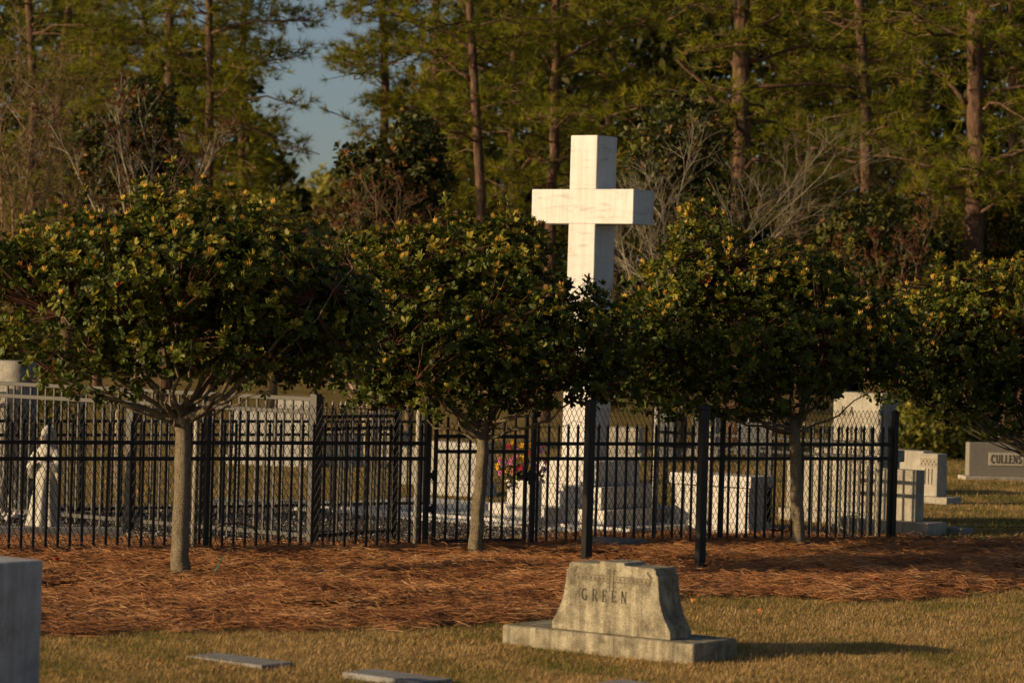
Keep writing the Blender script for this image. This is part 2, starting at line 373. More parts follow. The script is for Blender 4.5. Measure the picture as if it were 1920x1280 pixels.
def straw(N):
    s = rng.uniform(0, 1, N); t = rng.beta(.95, 1.15, N)
    t = np.where(rng.uniform(0, 1, N) < .12, rng.normal(0.0, .025, N), t)
    P = bed_at(s, t); thin = .85 * np.clip(vnoise(P[:, 0] + 11, P[:, 1] * 1.4, 3.6) - .12, 0, 1) / .6
    keep = rng.uniform(0, 1, N) > thin; s, t, P = s[keep], t[keep], P[keep]; N = len(P)
    P[:, 2] = np.maximum(P[:, 2], .004) + rng.exponential(.013, N) + .003
    comb = .5 * vnoise(P[:, 0], P[:, 1], 1.2) - .25
    th = comb + rng.normal(size=N) * .75; L = rng.uniform(.09, .24, N)
    d = np.stack([np.cos(th), np.sin(th), rng.normal(size=N) * .20], -1); q = np.stack([-np.sin(th), np.cos(th), np.zeros(N)], -1)
    w = rng.uniform(.0014, .0034, N)[:, None]; bow = rng.normal(size=(N, 1)) * .02; up = np.array([[0, 0, 1.]])
    a = P - d * L[:, None] / 2; c = P + d * L[:, None] / 2; b = P + q * bow + up * rng.uniform(.002, .014, (N, 1))
    s1 = q * w * .7 + up * w * .7
    Vv = np.stack([a - s1, a + s1, b - s1, b + s1, c - s1 * .5, c + s1 * .5], 1).reshape(-1, 3)
    k = (np.arange(N) * 6)[:, None]; F = np.concatenate([k + np.array([[0, 1, 3, 2]]), k + np.array([[2, 3, 5, 4]])])
    patch = .5 + .5 * vnoise(P[:, 0], P[:, 1], 3.2)
    o = npmesh('pine_straw', Vv, F, M['straw'], tint=np.repeat(np.clip(rng.uniform(0, 1, N) ** 1.2 * .68 + patch * .32, 0, 1), 6), kind='stuff')
    tag(o, 'loose rust coloured pine needles strewn over the bed', 'pine straw')
straw(120000)

def in_bed(X, Y):
    px = 960 + F_PX * X / Y; k = np.interp(px, _sx, np.arange(len(_sx)))
    f = np.interp(k, np.arange(len(_sx)), _fe[:, 1]); b = np.interp(k, np.arange(len(_sx)), _be[:, 1])
    return (Y > f) & (Y < b)
MARKERS = ((408, 1222, .70, .30, 'flat grey marker in the grass below the first tree'), (700, 1252, .68, .30, 'flat grey marker in the grass left of the flared headstone'), (1166, 1272, .75, .3, 'flat grey marker at the bottom edge below the flared headstone'))
def grass(N, y0, y1, x0, x1, h, w, tone=0.0, name='grass', label='', fy=None):
    Y = rng.uniform(y0, y1, N) if fy is None else y0 + (y1 - y0) * rng.uniform(0, 1, N) ** fy
    X = Y * (rng.uniform(x0, x1, N) - 960) / F_PX
    keep = ~in_bed(X, Y)
    for (mx, my, mw, md_, _l) in MARKERS:
        q = G(mx, my, .014); a = TH + R(3); lx = (X - q.x) * math.cos(a) - (Y - q.y) * math.sin(a); ly = (X - q.x) * math.sin(a) + (Y - q.y) * math.cos(a)
        jit = rng.uniform(0, .05, N); keep &= ~((lx > jit) & (lx < mw - jit) & (ly < -jit * .5) & (ly > -md_ + jit * 1.4))
    X, Y = X[keep], Y[keep]; N = len(X)
    Z = .018 * vnoise(X, Y, 1.1) - .014
    g = .55 + .36 * vnoise(X, Y * .7, 1.6) + .25 * vnoise(X + 3, Y * .6, 5.1) + .2 * vnoise(X - 9, Y, 14) + tone
    th = rng.uniform(0, 6.28, N); H = h * rng.uniform(.5, 1.5, N) * (1.0 + .35 * vnoise(X, Y, 9) + .2 * vnoise(X + 1, Y, 23))
    lean = rng.uniform(.35, 1.45, N); d = np.stack([np.cos(th) * np.sin(lean), np.sin(th) * np.sin(lean), np.cos(lean)], -1)
    q = np.stack([-np.sin(th), np.cos(th), np.zeros(N)], -1) * (w * rng.uniform(.6, 1.3, N))[:, None]
    Bp = np.stack([X, Y, Z], -1); Vv = np.stack([Bp - q, Bp + q, Bp + d * H[:, None]], 1).reshape(-1, 3)
    tint = np.clip(g + rng.normal(size=N) * .22, 0, 1)
    o = npmesh(name, Vv, np.arange(N * 3).reshape(-1, 3), M['grass_blade'], tint=np.repeat(tint, 3), kind='stuff')
    tag(o, label, 'grass')
grass(420000, 16.5, 28.0, -60, 1990, .034, .0026, .10, 'lawn_grass', 'short dormant lawn grass in front of the straw bed', 1.15)
grass(90000, 31.5, 62.0, 1400, 2000, .05, .004, -.12, 'green_grass', 'greener grass between the stones beyond the fence corner')
grass(70000, 33.5, 62.0, -60, 1420, .05, .004, .12, 'rear_grass', 'dry tan grass behind the fenced plots')

# gravel plot inside the fence
def sheet(name, px, z, mat, label):
    bm = bmesh.new(); vs = [bm.verts.new((*G(x, y, z)[:2], z)) for x, y in px]; bm.faces.new(vs)
    bmesh.ops.recalc_face_normals(bm, faces=bm.faces)
    me = bpy.data.meshes.new(name); bm.to_mesh(me); bm.free(); me.materials.append(M[mat])
    o = bpy.data.objects.new(name, me); C.objects.link(o); o['kind'] = 'structure'; o['label'] = label; return o
GP = [(-120, 1016), (395, 1024), (1010, 1020), (1290, 1012), (1660, 1010), (1500, 985), (1010, 972), (800, 955), (400, 947), (-120, 944)]
sheet('gravel_bed', GP, .012, 'gravel', 'grey brown gravel inside the fenced plot')
def pebbles(N, fn, size, mat, name, label):
    P = np.array([fn() for _ in range(N)]); r = size * rng.uniform(.5, 1.4, (N, 1, 1))
    oc = np.array([[1, 0, 0], [-1, 0, 0], [0, 1, 0], [0, -1, 0], [0, 0, .7], [0, 0, -.5]], float)
    Vv = P[:, None] + (oc[None] + rng.normal(size=(N, 6, 3)) * .22) * r
    fc = np.array([[0, 2, 4], [2, 1, 4], [1, 3, 4], [3, 0, 4], [2, 0, 5], [1, 2, 5], [3, 1, 5], [0, 3, 5]])
    F = ((np.arange(N) * 6)[:, None, None] + fc[None]).reshape(-1, 3)
    o = npmesh(name, Vv.reshape(-1, 3), F, M[mat], tint=np.repeat(rng.uniform(0, 1, N), 6), kind='stuff'); tag(o, label, 'gravel')
def _gp():
    x = random.uniform(-60, 1300); y0 = np.interp(x, [-120, 400, 800, 1010, 1500], [946, 949, 957, 974, 988]); y1 = np.interp(x, [-120, 395, 1010, 1300], [1014, 1022, 1018, 1010])
    q = G(x, random.uniform(y0, y1)); return (q.x, q.y, .02)
pebbles(6000, _gp, .017, 'pebble', 'plot_gravel', 'coarse grey brown gravel between the marble curbs')
def _wp():
    q = G(random.gauss(1330, 32), random.gauss(1101, 3.0)); return (q.x, q.y, .012 + .02 * random.random())
pebbles(420, _wp, .014, 'white_pebble', 'white_gravel', 'small patch of white gravel at the straw bed edge')
def _sp():
    q = G(random.uniform(-40, 120), random.uniform(974, 984)); return (q.x, q.y, .06 + .04 * random.random())
pebbles(260, _sp, .03, 'white_pebble', 'statue_gravel', 'white stones heaped around the robed statue')

# ------------------------------------------------------------------ fences
def spear_picket(h, w):
    b = MB(); a = w / 2; b.box(-a, a, -a, a, 0, h - .085)
    rg = []
    for z, r in ((h - .085, a * .75), (h - .075, a * 1.25), (h - .062, a * .8), (h - .045, a * 1.35), (h, a * .12)):
        rg.append([(r, r, z), (-r, r, z), (-r, -r, z), (r, -r, z)])
    b.rings(rg, smooth=False); return b
def flat_picket(h, w):
    b = MB(); b.box(-w / 2, w / 2, -w / 2, w / 2, 0, h); return b
class Fence:
    def __init__(s, name, label, origin, mat):
        s.root = thing(name, label, 'fence', (origin[0], origin[1], 0)); s.o = Vector((origin[0], origin[1], 0)); s.mat = mat
    def place(s, me, name, p, ang, z=0):
        o = bpy.data.objects.new(name, me); link(o, s.root); o.location = Vector((p[0], p[1], z)) - s.o; o.rotation_euler = (0, 0, ang); return o
    def pickets(s, A, B, me, d, z=0, skip=None, start=.5):
        A, B = Vector(A[:2]), Vector(B[:2]); L = (B - A).length; n = int(L / d); e = (B - A) / L; ang = math.atan2(e.y, e.x)
        for i in range(n):
            t = (i + start) * L / n; q = A + e * t
            if skip and skip(t): continue
            s.place(me, 'picket', q, ang, z).rotation_euler = (random.gauss(0, .004), random.gauss(0, .004), ang)
    def rail(s, A, B, z, hh, w, name='rail'):
        A, B = Vector(A[:2]), Vector(B[:2]); L = (B - A).length; e = (B - A) / L
        b = MB(); b.box(0, L, -w / 2, w / 2, -hh / 2, hh / 2, .003, 1)
        s.place(b.mesh(name, s.mat), name, A, math.atan2(e.y, e.x), z)
    def post(s, me, p, ang, z=0):
        o = s.place(me[0], 'post', p, ang, z)
        if me[1] is not None: link(bpy.data.objects.new('cap', me[1]), o)
        return o
def post_mesh(h, w, mat, cap=True):
    b = MB(); b.box(-w / 2, w / 2, -w / 2, w / 2, -.05, h, .003, 1); c = None
    if cap:
        k = w / 2 + .006; q = lambda a, z: [(a, a, z), (-a, a, z), (-a, -a, z), (a, -a, z)]
        c = MB(); c.rings([q(k, h + .001), q(k, h + .015), q(.008, h + .04)], smooth=False); c = c.mesh('cap', mat)
    return b.mesh('post', mat), c

FL, FR = G(0, 1048), G(1672, 1018)               # front fence line
FD = (FR - FL).normalized(); FANG = math.atan2(FD.y, FD.x); FN = Vector((-FD.y, FD.x, 0))
def on_front(px):                                 # the point of the front fence line seen at photo column px (near y 900)
    d = ray(px, 930); n = FN; t = (FL - EYE).dot(n) / d.dot(n); q = EYE + d * t; return Vector((q.x, q.y, 0))
FH = 1.27
bp = M['black_paint']
pick = spear_picket(FH, .0205).mesh('picket', bp)
fpost = post_mesh(1.36, .046, bp)
front = Fence('spear_fence', 'black metal spear topped fence running behind the small clipped trees', FL, bp)
A0, Ag0, Ag1, A1 = on_front(-110), on_front(799), on_front(998), FR
PZ = .0
for a, b in ((A0, Ag0), (Ag1, A1)):
    front.pickets(a, b, pick, .1155, PZ)
    for z in (1.065, .915, .045): front.rail(a, b, z, .036, .034)
for px in (388, 799, 998, 1352): front.post(fpost, on_front(px), FANG)
front.post(post_mesh(1.40, .06, bp), FR, FANG)
SB = FR - U * 3.1
front.pickets(FR, SB, pick, .1155, PZ)
for z in (1.065, .915, .045): front.rail(FR, SB, z, .036, .034)
front.post(fpost, SB, -TH); front.post(fpost, FR - U * 1.55, -TH)

# gate in the front fence
ga, gb = on_front(815), on_front(984); gL = (gb - ga).length
gate = thing('fence_gate', 'black picket gate with double top rail standing shut beside the flowers', 'gate', ga, FANG)
for x in (0, gL):
    b = MB(); b.box(x - .017, x + .017, -.017, .017, .03, 1.36, .003, 1); b.build('stile', bp, gate)
for z in (1.135, .985, .10):
    b = MB(); b.box(.022, gL - .022, -.016, .016, z - .018, z + .018, .003, 1); b.build('rail', bp, gate)
gp = MB(); gp.box(-.010, .010, -.010, .010, .08, 1.33); gpm = gp.mesh('picket', bp)
n = int(gL / .1155)
for i in range(1, n):
    o = bpy.data.objects.new('picket', gpm); link(o, gate); o.location = (gL * i / n, 0, 0)
for z in (.75, .42):
    b = MB(); b.box(-.075, -.0, -.03, -.012, z - .03, z + .03, .004, 1); b.tube([(-.04, -.03, z - .05), (-.04, -.03, z + .05)], .012, 8); b.build('hinge', bp, gate)
b = MB(); b.box(gL - .05, gL + .10, -.05, -.022, .72, .78, .005, 1); b.box(gL + .0, gL + .06, -.058, -.05, .66, .80, .004, 1)
b.tube([(gL - .10, -.036, .745), (gL - .04, -.036, .745)], .01, 8); b.build('latch', bp, gate)

# chain link fence right behind
def chain(A, B, h, d=.056, z0=.03, r=.0019):
    A, B = np.array(A[:2]), np.array(B[:2]); L = np.linalg.norm(B - A); e = (B - A) / L; nrm = np.array([-e[1], e[0]])
    n = int(L / d); m_ = int((h - z0) / d); P0, P1 = [], []
    for i in range(n):
        for j in range(m_):
            s_ = 1 if j % 2 == 0 else -1
            xa = (i + (.0 if s_ > 0 else .5)) * d; xb = (i + (.5 if s_ > 0 else .0)) * d
            za, zb = z0 + j * d, z0 + (j + 1) * d
            P0.append((xa, 0.002 * s_, za)); P1.append((xb, -.002 * s_, zb))
            P0.append((xa, -0.002 * s_, za)); P1.append((xa + (-.5 * d if s_ > 0 else .5 * d), .002 * s_, zb))
    P0, P1 = np.array(P0), np.array(P1)
    tw = lambda P: np.stack([A[0] + e[0] * P[:, 0] + nrm[0] * P[:, 1], A[1] + e[1] * P[:, 0] + nrm[1] * P[:, 1], P[:, 2]], -1)
    return tw(P0), tw(P1), r
clf = thing('chain_link_fence', 'chain link fence with grey posts close behind the black spear fence', 'fence', FL + FN * .07)
PP0, PP1 = [], []
for a, b in ((A0, Ag0), (Ag1 - FD * .02, A1 - FD * .04)):
    p0, p1, rr = chain(a + FN * .075, b + FN * .075, 1.46); PP0.append(p0); PP1.append(p1)
p0, p1, rr = chain(on_front(815) + FN * .04, on_front(982) + FN * .04, 1.30, z0=.1); PP0.append(p0); PP1.append(p1)
PP0 = np.concatenate(PP0); PP1 = np.concatenate(PP1)
Vv, Ff = segs_mesh(PP0, PP1, np.full(len(PP0), .0034), np.full(len(PP0), .0034), 3)
npmesh('wire_mesh', Vv, Ff, M['wire'], clf, kind='stuff')
gpost = MB(); gpost.tube([(0, 0, -.05), (0, 0, 1.42), (0, 0, 1.45)], [.028, .028, .012], 12); gpm2 = gpost.mesh('post', M['galvanised'])
for px in (376, 793, 1240, 1344, 1660):
    q = on_front(px) + FN * .125; o = bpy.data.objects.new('post', gpm2); link(o, clf); o.location = q - Vector(clf.location)

# tall fence that turns a corner behind the first tree
TC = G(585, 1027); TA = TC - U * 7.4; TB = TC + V * 1.28
dp = M['sunlit_paint']
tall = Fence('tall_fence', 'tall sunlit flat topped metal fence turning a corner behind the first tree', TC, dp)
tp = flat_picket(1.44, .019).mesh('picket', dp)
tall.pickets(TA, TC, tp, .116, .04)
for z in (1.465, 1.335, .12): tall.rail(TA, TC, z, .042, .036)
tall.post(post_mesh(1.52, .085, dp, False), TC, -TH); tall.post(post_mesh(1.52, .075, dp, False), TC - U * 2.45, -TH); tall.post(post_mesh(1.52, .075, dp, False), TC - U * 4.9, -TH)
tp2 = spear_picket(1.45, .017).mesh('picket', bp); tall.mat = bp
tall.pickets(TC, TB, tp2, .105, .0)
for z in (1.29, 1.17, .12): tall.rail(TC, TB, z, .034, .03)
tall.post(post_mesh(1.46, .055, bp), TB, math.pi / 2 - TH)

# rear spear fence of the plot
RA_, RB_ = G(-90, 976), G(800, 958)
rear = Fence('rear_fence', 'far black spear fence along the back of the gravel plot', RA_, bp)
rp = spear_picket(1.24, .018).mesh('picket', bp)
rear.pickets(RA_, RB_, rp, .1155)
for z in (1.06, .91, .1): rear.rail(RA_, RB_, z, .034, .03)
re_ = (RB_ - RA_).normalized()
for k in range(5): rear.post(post_mesh(1.32, .058, bp), RA_ + (RB_ - RA_) * (k / 4), math.atan2(re_.y, re_.x))

# two free standing black posts
for px, py, top, lab in ((1099, 1057, 757, 'black square post in front of the cross, behind the lettered headstone'), (1312, 1063, 768, 'black square post under the third tree, before the white bench stone')):
    q = G(px, py, .04); h = W(px + 9, top, q.y).z
    t = thing('square_post', lab, 'post', (q.x, q.y, 0), R(-56), 'free standing black posts')
    b = MB(); b.box(-.039, .039, -.039, .039, -.05, h, .004, 1); b.build('shaft', bp, t)
    k = .045; b = MB(); b.rings([[(k, k, h + .001), (-k, k, h + .001), (-k, -k, h + .001), (k, -k, h + .001)], [(k, k, h + .02), (-k, k, h + .02), (-k, -k, h + .02), (k, -k, h + .02)], [(.03, .03, h + .04), (-.03, .03, h + .04), (-.03, -.03, h + .04), (.03, -.03, h + .04)]], smooth=False); b.build('cap', bp, t)

# ------------------------------------------------------------------ lettering
def arc(cx, cy, rx, ry, a0, a1, n=12): return [(cx + rx * math.cos(R(a0 + (a1 - a0) * i / n)), cy + ry * math.sin(R(a0 + (a1 - a0) * i / n))) for i in range(n + 1)]
TK, TN = 1.0, .5
GLY = {
 'G': (.72, [(arc(.38, .5, .33, .48, 50, 310, 18), TK), ([(.62, .40), (.62, .08)], TK), ([(.48, .40), (.74, .40)], TN)]),
 'R': (.68, [([(.14, 0), (.14, 1)], TK), ([(.04, 0), (.24, 0)], TN), ([(.04, 1), (.30, 1)], TN), ([(.14, .97), (.35, .97)] + arc(.36, .74, .22, .23, 90, -90, 8) + [(.14, .50)], TN), ([(.34, .50), (.66, 0)], TK), ([(.58, 0), (.74, 0)], TN)]),
 'E': (.60, [([(.14, 0), (.14, 1)], TK), ([(.04, .98), (.54, .98), (.56, .84)], TN), ([(.14, .52), (.44, .52)], TN), ([(.44, .60), (.44, .44)], TN), ([(.04, .02), (.56, .02), (.59, .17)], TN)]),
 'N': (.80, [([(.14, 0), (.14, 1)], TN), ([(.06, 1), (.18, 1), (.64, .03)], TK), ([(.66, 0), (.66, 1)], TN), ([(.04, 0), (.25, 0)], TN), ([(.55, 1), (.76, 1)], TN)]),
 'C': (.70, [(arc(.38, .5, .33, .48, 48, 312, 18), TK), ([(.61, .72), (.61, .95)], TN)]),
 'U': (.76, [([(.14, 1), (.14, .32)] + arc(.38, .30, .24, .29, 180, 360, 10) + [(.62, 1)], TK * .8), ([(.03, 1), (.25, 1)], TN), ([(.52, 1), (.72, 1)], TN)]),
 'L': (.58, [([(.14, 0), (.14, 1)], TK), ([(.04, 1), (.26, 1)], TN), ([(.04, .02), (.54, .02), (.57, .18)], TN)]),
 'S': (.56, [(arc(.28, .74, .20, .23, 40, 250, 10) + arc(.28, .26, .22, .25, 70, -150, 12), TK), ([(.46, .80), (.46, .96)], TN), ([(.07, .22), (.07, .05)], TN)]),
 'A': (.72, [([(.08, 0), (.36, 1)], TN), ([(.36, 1), (.66, 0)], TK), ([(.19, .36), (.54, .36)], TN), ([(.0, 0), (.18, 0)], TN), ([(.56, 0), (.76, 0)], TN)]),
}
def letters(text, parent, x0, z0, h, y, adv=1.0, sx=1.0, wt=.11, mat=None, slope=0.0, gap=.18, th=.0035):
    x = x0
    for ch in text:
        w, sts = GLY[ch]; b = MB()
        for pts, k in sts:
            hw = wt * h * k / 2
            for (ax, az), (bx, bz) in zip(pts[:-1], pts[1:]):
                A = Vector((ax * h * sx, az * h)); B = Vector((bx * h * sx, bz * h)); d = (B - A)
                if d.length < 1e-6: continue
                d.normalize(); q = Vector((-d.y, d.x)) * hw; A = A - d * hw * .35; B = B + d * hw * .35
                b.poly_prism([(A.x + q.x, A.y + q.y), (A.x - q.x, A.y - q.y), (B.x - q.x, B.y - q.y), (B.x + q.x, B.y + q.y)], y - th, y + .004)
        b.build('letter', mat or M['carving'], parent, loc=(x, 0, z0 + slope * (x - x0))); x += (w * sx + gap) * h * adv

# ------------------------------------------------------------------ monuments
def px_box(cx, cy, left, right, h0=0.0):
    """near bottom corner seen at (cx, cy); pixel extents of the front (left) and of the end (right) -> corner, front length, depth"""
    q = G(cx, cy, h0); s = scale_at(q.y); return q, left / (s * math.cos(TH)), right / (s * math.sin(TH)), s
def grave(name, label, cat, corner, rot=-TH, group=None):     # local origin at the near corner: x runs to -length, y to +depth
    return thing(name, label, cat, (corner.x, corner.y, 0), rot, group)
def blk(parent, name, mat, x0, x1, y0, y1, z0, z1, bev=.006):
    b = MB(); b.box(x0, x1, y0, y1, z0, z1, bev); return b.build(name, M[mat], parent)

# low marble platform of the cross plot
pc = G(1180, 1006)
plat = grave('marble_platform', 'low white marble slab carrying the cross, edge lit by the sun', 'platform', pc)
blk(plat, 'slab', 'marble', -4.6, 0.0, 0.0, 2.3, -.05, .085, .006)
for i in range(5): blk(plat, 'edge_block', 'marble', -4.6 + i * .92 + .004, -4.6 + (i + 1) * .92 - .004, -.14, -.004, -.05, .055, .006)

# the cross
q3 = G(1124, 985, .085)
cc = q3 - U * .80 + V * .72 + Vector((.075, 0, 0))
cross = thing('memorial_cross', 'tall white marble cross on three stepped blocks', 'cross', (cc.x, cc.y, 0), -TH)
t3, t2, t1 = .16, .24, .27
blk(cross, 'step', 'marble', -.80, .80, -.72, .72, .085, .085 + t3, .008)
blk(cross, 'step', 'marble', -.62, .62, -.57, .57, .087 + t3, .085 + t3 + t2, .008)
blk(cross, 'step', 'marble', -.46, .46, -.42, .42, .087 + t3 + t2, .085 + t3 + t2 + t1, .008)
zs = .087 + t3 + t2 + t1
za0, za1, zt = W(1092, 420, cc.y).z, W(1092, 356, cc.y).z, W(1115, 255, cc.y - .1).z
def cross_piece(nm, w0, w1, d, z0, z1):
    b = MB(); r = lambda w, z: [(w, d, z), (-w, d, z), (-w, -d, z), (w, -d, z)]
    b.rings([r(w0, z0), r(w1, z1)], smooth=False)
    bmesh.ops.bevel(b.bm, geom=b.bm.edges[:], offset=.005, segments=2, affect='EDGES'); b.build(nm, M['marble'], cross)
cross_piece('shaft', .188, .180, .198, zs, za0 - .001)
cross_piece('crossbar', .690, .690, .206, za0, za1)
cross_piece('upper_shaft', .180, .180, .198, za1 + .001, zt)

# white box urn with flowers
qv, lw, lr, s = px_box(991, 981, 42, 24, .085)
urn = thing('flower_urn', 'square white marble flower urn on the platform beside the gate', 'urn', (qv.x, qv.y, .085), -TH)
hv = W(975, 906, qv.y).z - .085
blk(urn, 'foot', 'marble', -lw - .02, .02, -.02, lr + .02, 0.0, .06, .004); blk(urn, 'body', 'marble', -lw, 0, 0, lr, .062, hv, .006); blk(urn, 'rim', 'marble', -lw - .012, .012, -.012, lr + .012, hv + .001, hv + .03, .005)
fc = qv - U * (lw * .5) + V * (lr * .5)
bq = thing('flower_bouquet', 'bright bouquet of purple red pink and yellow flowers in the white urn', 'flowers', (fc.x, fc.y, hv + .11))
def flower_mesh(col):
    b = MB(); bm = b.bm
    for ring, (n_, r_, up_) in enumerate(((7, .052, .012), (6, .038, .028), (4, .02, .036))):
        for k in range(n_):
            a = 2 * math.pi * (k + .5 * ring) / n_; w = .40
            p0 = (0, 0, .005 * ring); p1 = (r_ * .7 * math.cos(a - w), r_ * .7 * math.sin(a - w), up_ * .8); p2 = (r_ * math.cos(a), r_ * math.sin(a), up_ * 1.3); p3 = (r_ * .7 * math.cos(a + w), r_ * .7 * math.sin(a + w), up_ * .8)
            bm.faces.new([bm.verts.new(c) for c in (p0, p1, p2, p3)])
    return b.mesh('flower', M[col])
fm = [flower_mesh(c) for c in ('petal_purple', 'petal_red', 'petal_pink', 'petal_yellow', 'petal_lilac', 'petal_peach')]
sc = F_PX / fc.y
spots = [(955, 838, 1), (962, 830, 3), (970, 846, 2), (978, 836, 3), (938, 862, 2), (945, 870, 0), (958, 866, 2), (966, 858, 2), (977, 860, 3), (938, 885, 2), (990, 850, 1), (1000, 848, 4), (1012, 846, 4), (1024, 850, 1), (1010, 862, 0), (1022, 866, 1), (1004, 874, 2), (1018, 880, 0), (950, 880, 3), (962, 884, 5), (975, 876, 1), (988, 866, 0), (935, 874, 3), (985, 884, 2), (995, 836, 3), (1016, 836, 2)]
for i, (x, y, c) in enumerate(spots):
    p = W(x, y, fc.y - .06 + .12 * random.random()); o = bpy.data.objects.new('flower', fm[c]); link(o, bq)
    o.location = p - Vector(bq.location); d = (p - Vector((fc.x, fc.y + .12, hv + .2))); d.y -= .12
    o.rotation_euler = d.to_track_quat('Z', 'Y').to_euler(); o.scale = (random.uniform(.7, 1.0),) * 3
cen = np.array([list(W(random.uniform(945, 1012), random.uniform(878, 908), fc.y + random.uniform(-.1, .1))) for _ in range(46)]) - np.array(bq.location)
Vv, Ff, tt = rosettes(cen, rng.normal(size=(46, 3)) + [0, -.5, .8], 5, .075, .03)
npmesh('leaves', Vv, Ff, M['dark_leaf'], bq, tint=tt, kind='stuff', local=True)
st0 = np.tile(np.array([[0, 0, -.16]]), (len(spots), 1)); st1 = np.array([list(W(x, y, fc.y) - Vector(bq.location)) for x, y, c in spots])
Vv, Ff = segs_mesh(st0, st1, np.full(len(st0), .004), np.full(len(st0), .003)); npmesh('stems', Vv, Ff, M['stem_green'], bq, local=True)

# white bench shaped stone
qb, lf, ld, s = px_box(1404, 1006, 149, 48)
bench = grave('bench_stone', 'white marble bench shaped tomb with overhanging cap, beside the cross', 'tomb', qb)
zb = W(1404, 982, qb.y).z; zc0 = W(1408, 915, qb.y).z; zc1 = W(1408, 894, qb.y).z
blk(bench, 'plinth', 'marble', -lf, 0, 0, ld, -.05, zb, .006)
blk(bench, 'body', 'marble', -lf + .09, -.03, .035, ld - .06, zb + .001, zc0, .005)
for x in (-lf + .085, -.14): blk(bench, 'pilaster', 'marble', x, x + .115, .02, .16, zb + .001, zc0 - .001, .004)
blk(bench, 'cap', 'marble', -lf + .03, .02, -.02, ld - .02, zc0 + .001, zc1, .006)

# tall monument behind the third tree, letters on its face
qr, lf, ld, s = px_box(1648, 984, 178, 62)
mon = grave('tall_monument', 'tall pale family monument half hidden under the third and fourth trees', 'monument', qr)
b0 = W(1640, 964, qr.y).z; b1 = W(1640, 868, qr.y).z; b2 = W(1640, 846, qr.y).z; b3 = W(1640, 738, qr.y).z
wd = 85 / (s * math.cos(TH)); dd = 38 / (s * math.sin(TH))
blk(mon, 'base', 'pale_stone', -lf, 0, 0, ld, -.05, b0, .01); blk(mon, 'wing', 'pale_stone', -lf + .06, -.06, .08, ld - .08, b0 + .001, b1, .01)
blk(mon, 'ledge', 'pale_stone', -wd - .28, -.02, .06, ld - .04, b1 + .001, b2, .008); mdie = blk(mon, 'die', 'pale_stone', -wd - .07, -.07, .12, .12 + dd, b2 + .001, b3, .01)
lx = -wd - .07 + (1571 - 1556) / (s * math.cos(TH)); lz = W(1575, 778, qr.y + .3).z
letters('RA', mdie, lx, lz, .10, .12, 1.0, .75, .17, gap=.55)

# stones right of the fence corner
qs, _, _, s = px_box(1741, 1004, 69, 44)
st1_ = grave('square_headstone', 'upright pale granite headstone on a wide base just past the fence corner', 'headstone', qs)
zb = W(1741, 981, qs.y).z; zt_ = W(1712, 882, qs.y + .2).z
blk(st1_, 'base', 'pale_stone', -1.25, 0, 0, .44, -.05, zb, .012); blk(st1_, 'die', 'pale_stone', -1.0, -.24, .13, .32, zb + .001, zt_, .008)
qk = G(1785, 1001); sl = grave('footstone', 'small flat grey slab beside the pale headstone base', 'slab', qk); blk(sl, 'top', 'marker_stone', -.3, .12, .0, .3, -.03, .07, .01)
q0 = G(1730, 926); st0_ = grave('broad_headstone', 'broad plain pale stone rising behind the fence corner headstone', 'headstone', q0)
blk(st0_, 'base', 'pale_stone', -1.35, .05, -.08, .40, -.05, .12, .01); blk(st0_, 'die', 'pale_stone', -1.25, 0, 0, .30, .121, W(1729, 846, q0.y).z, .012)
qt, _, _, s = px_box(1775, 944, 45, 35)
st2_ = grave('carved_headstone', 'pale headstone with carved flower band and three fluted lines', 'headstone', qt)
zb = W(1775, 933, qt.y).z; zt_ = W(1755, 851, qt.y + .2).z; xr = -(1775 - 1755) / (s * math.cos(TH)) - .03
blk(st2_, 'base', 'pale_stone', -.46, 0, 0, .42, -.05, zb, .01); cdie = blk(st2_, 'die', 'pale_stone', xr - .27, xr, .1, .38, zb + .001, zt_, .01)
for i, dx in enumerate((-.05, 0, .05)):
    b = MB(); b.box(xr - .13 + dx - .006, xr - .13 + dx + .006, .0955, .104, zb + .16, zt_ - .20); b.build('flute', M['carving'], cdie)
b = MB()
for i in range(9):
    x = xr - .025 - i * .027; pts = arc(x, zt_ - .12 + (.018 if i % 2 else -.018), .012, .016, 0, 360, 8)[:-1]; b.poly_prism(pts, .0955, .104)
b.box(xr - .27, xr - .01, .0955, .104, zt_ - .17, zt_ - .165); b.box(xr - .27, xr - .01, .0955, .104, zt_ - .075, zt_ - .07); b.build('carved_band', M['faint_carving'], cdie)

qc = G(1816, 897)
cu = thing('granite_headstone', 'wide tan granite headstone with framed name CULLENS under the fourth tree', 'headstone', (qc.x, qc.y, 0), R(7))
zc = W(1816, 829, qc.y).z; s = scale_at(qc.y)
blk(cu, 'base', 'pale_stone', -.08, 1.75, -.10, .34, -.05, .045, .01)
blk(cu, 'die', 'tan_granite', 0, 1.62, 0, .22, .046, zc, .01)
px0 = 38 / s; pz0, pz1 = W(1852, 872, qc.y).z + .0, W(1852, 848, qc.y).z
pan = blk(cu, 'name_panel', 'panel_stone', px0, px0 + 66 / s + .01, -.012, .01, pz0, pz1, .002)
letters('CULLENS', pan, px0 + .035, pz0 + .038, pz1 - pz0 - .075, -.012, 1.0, .72, .15, gap=.10)

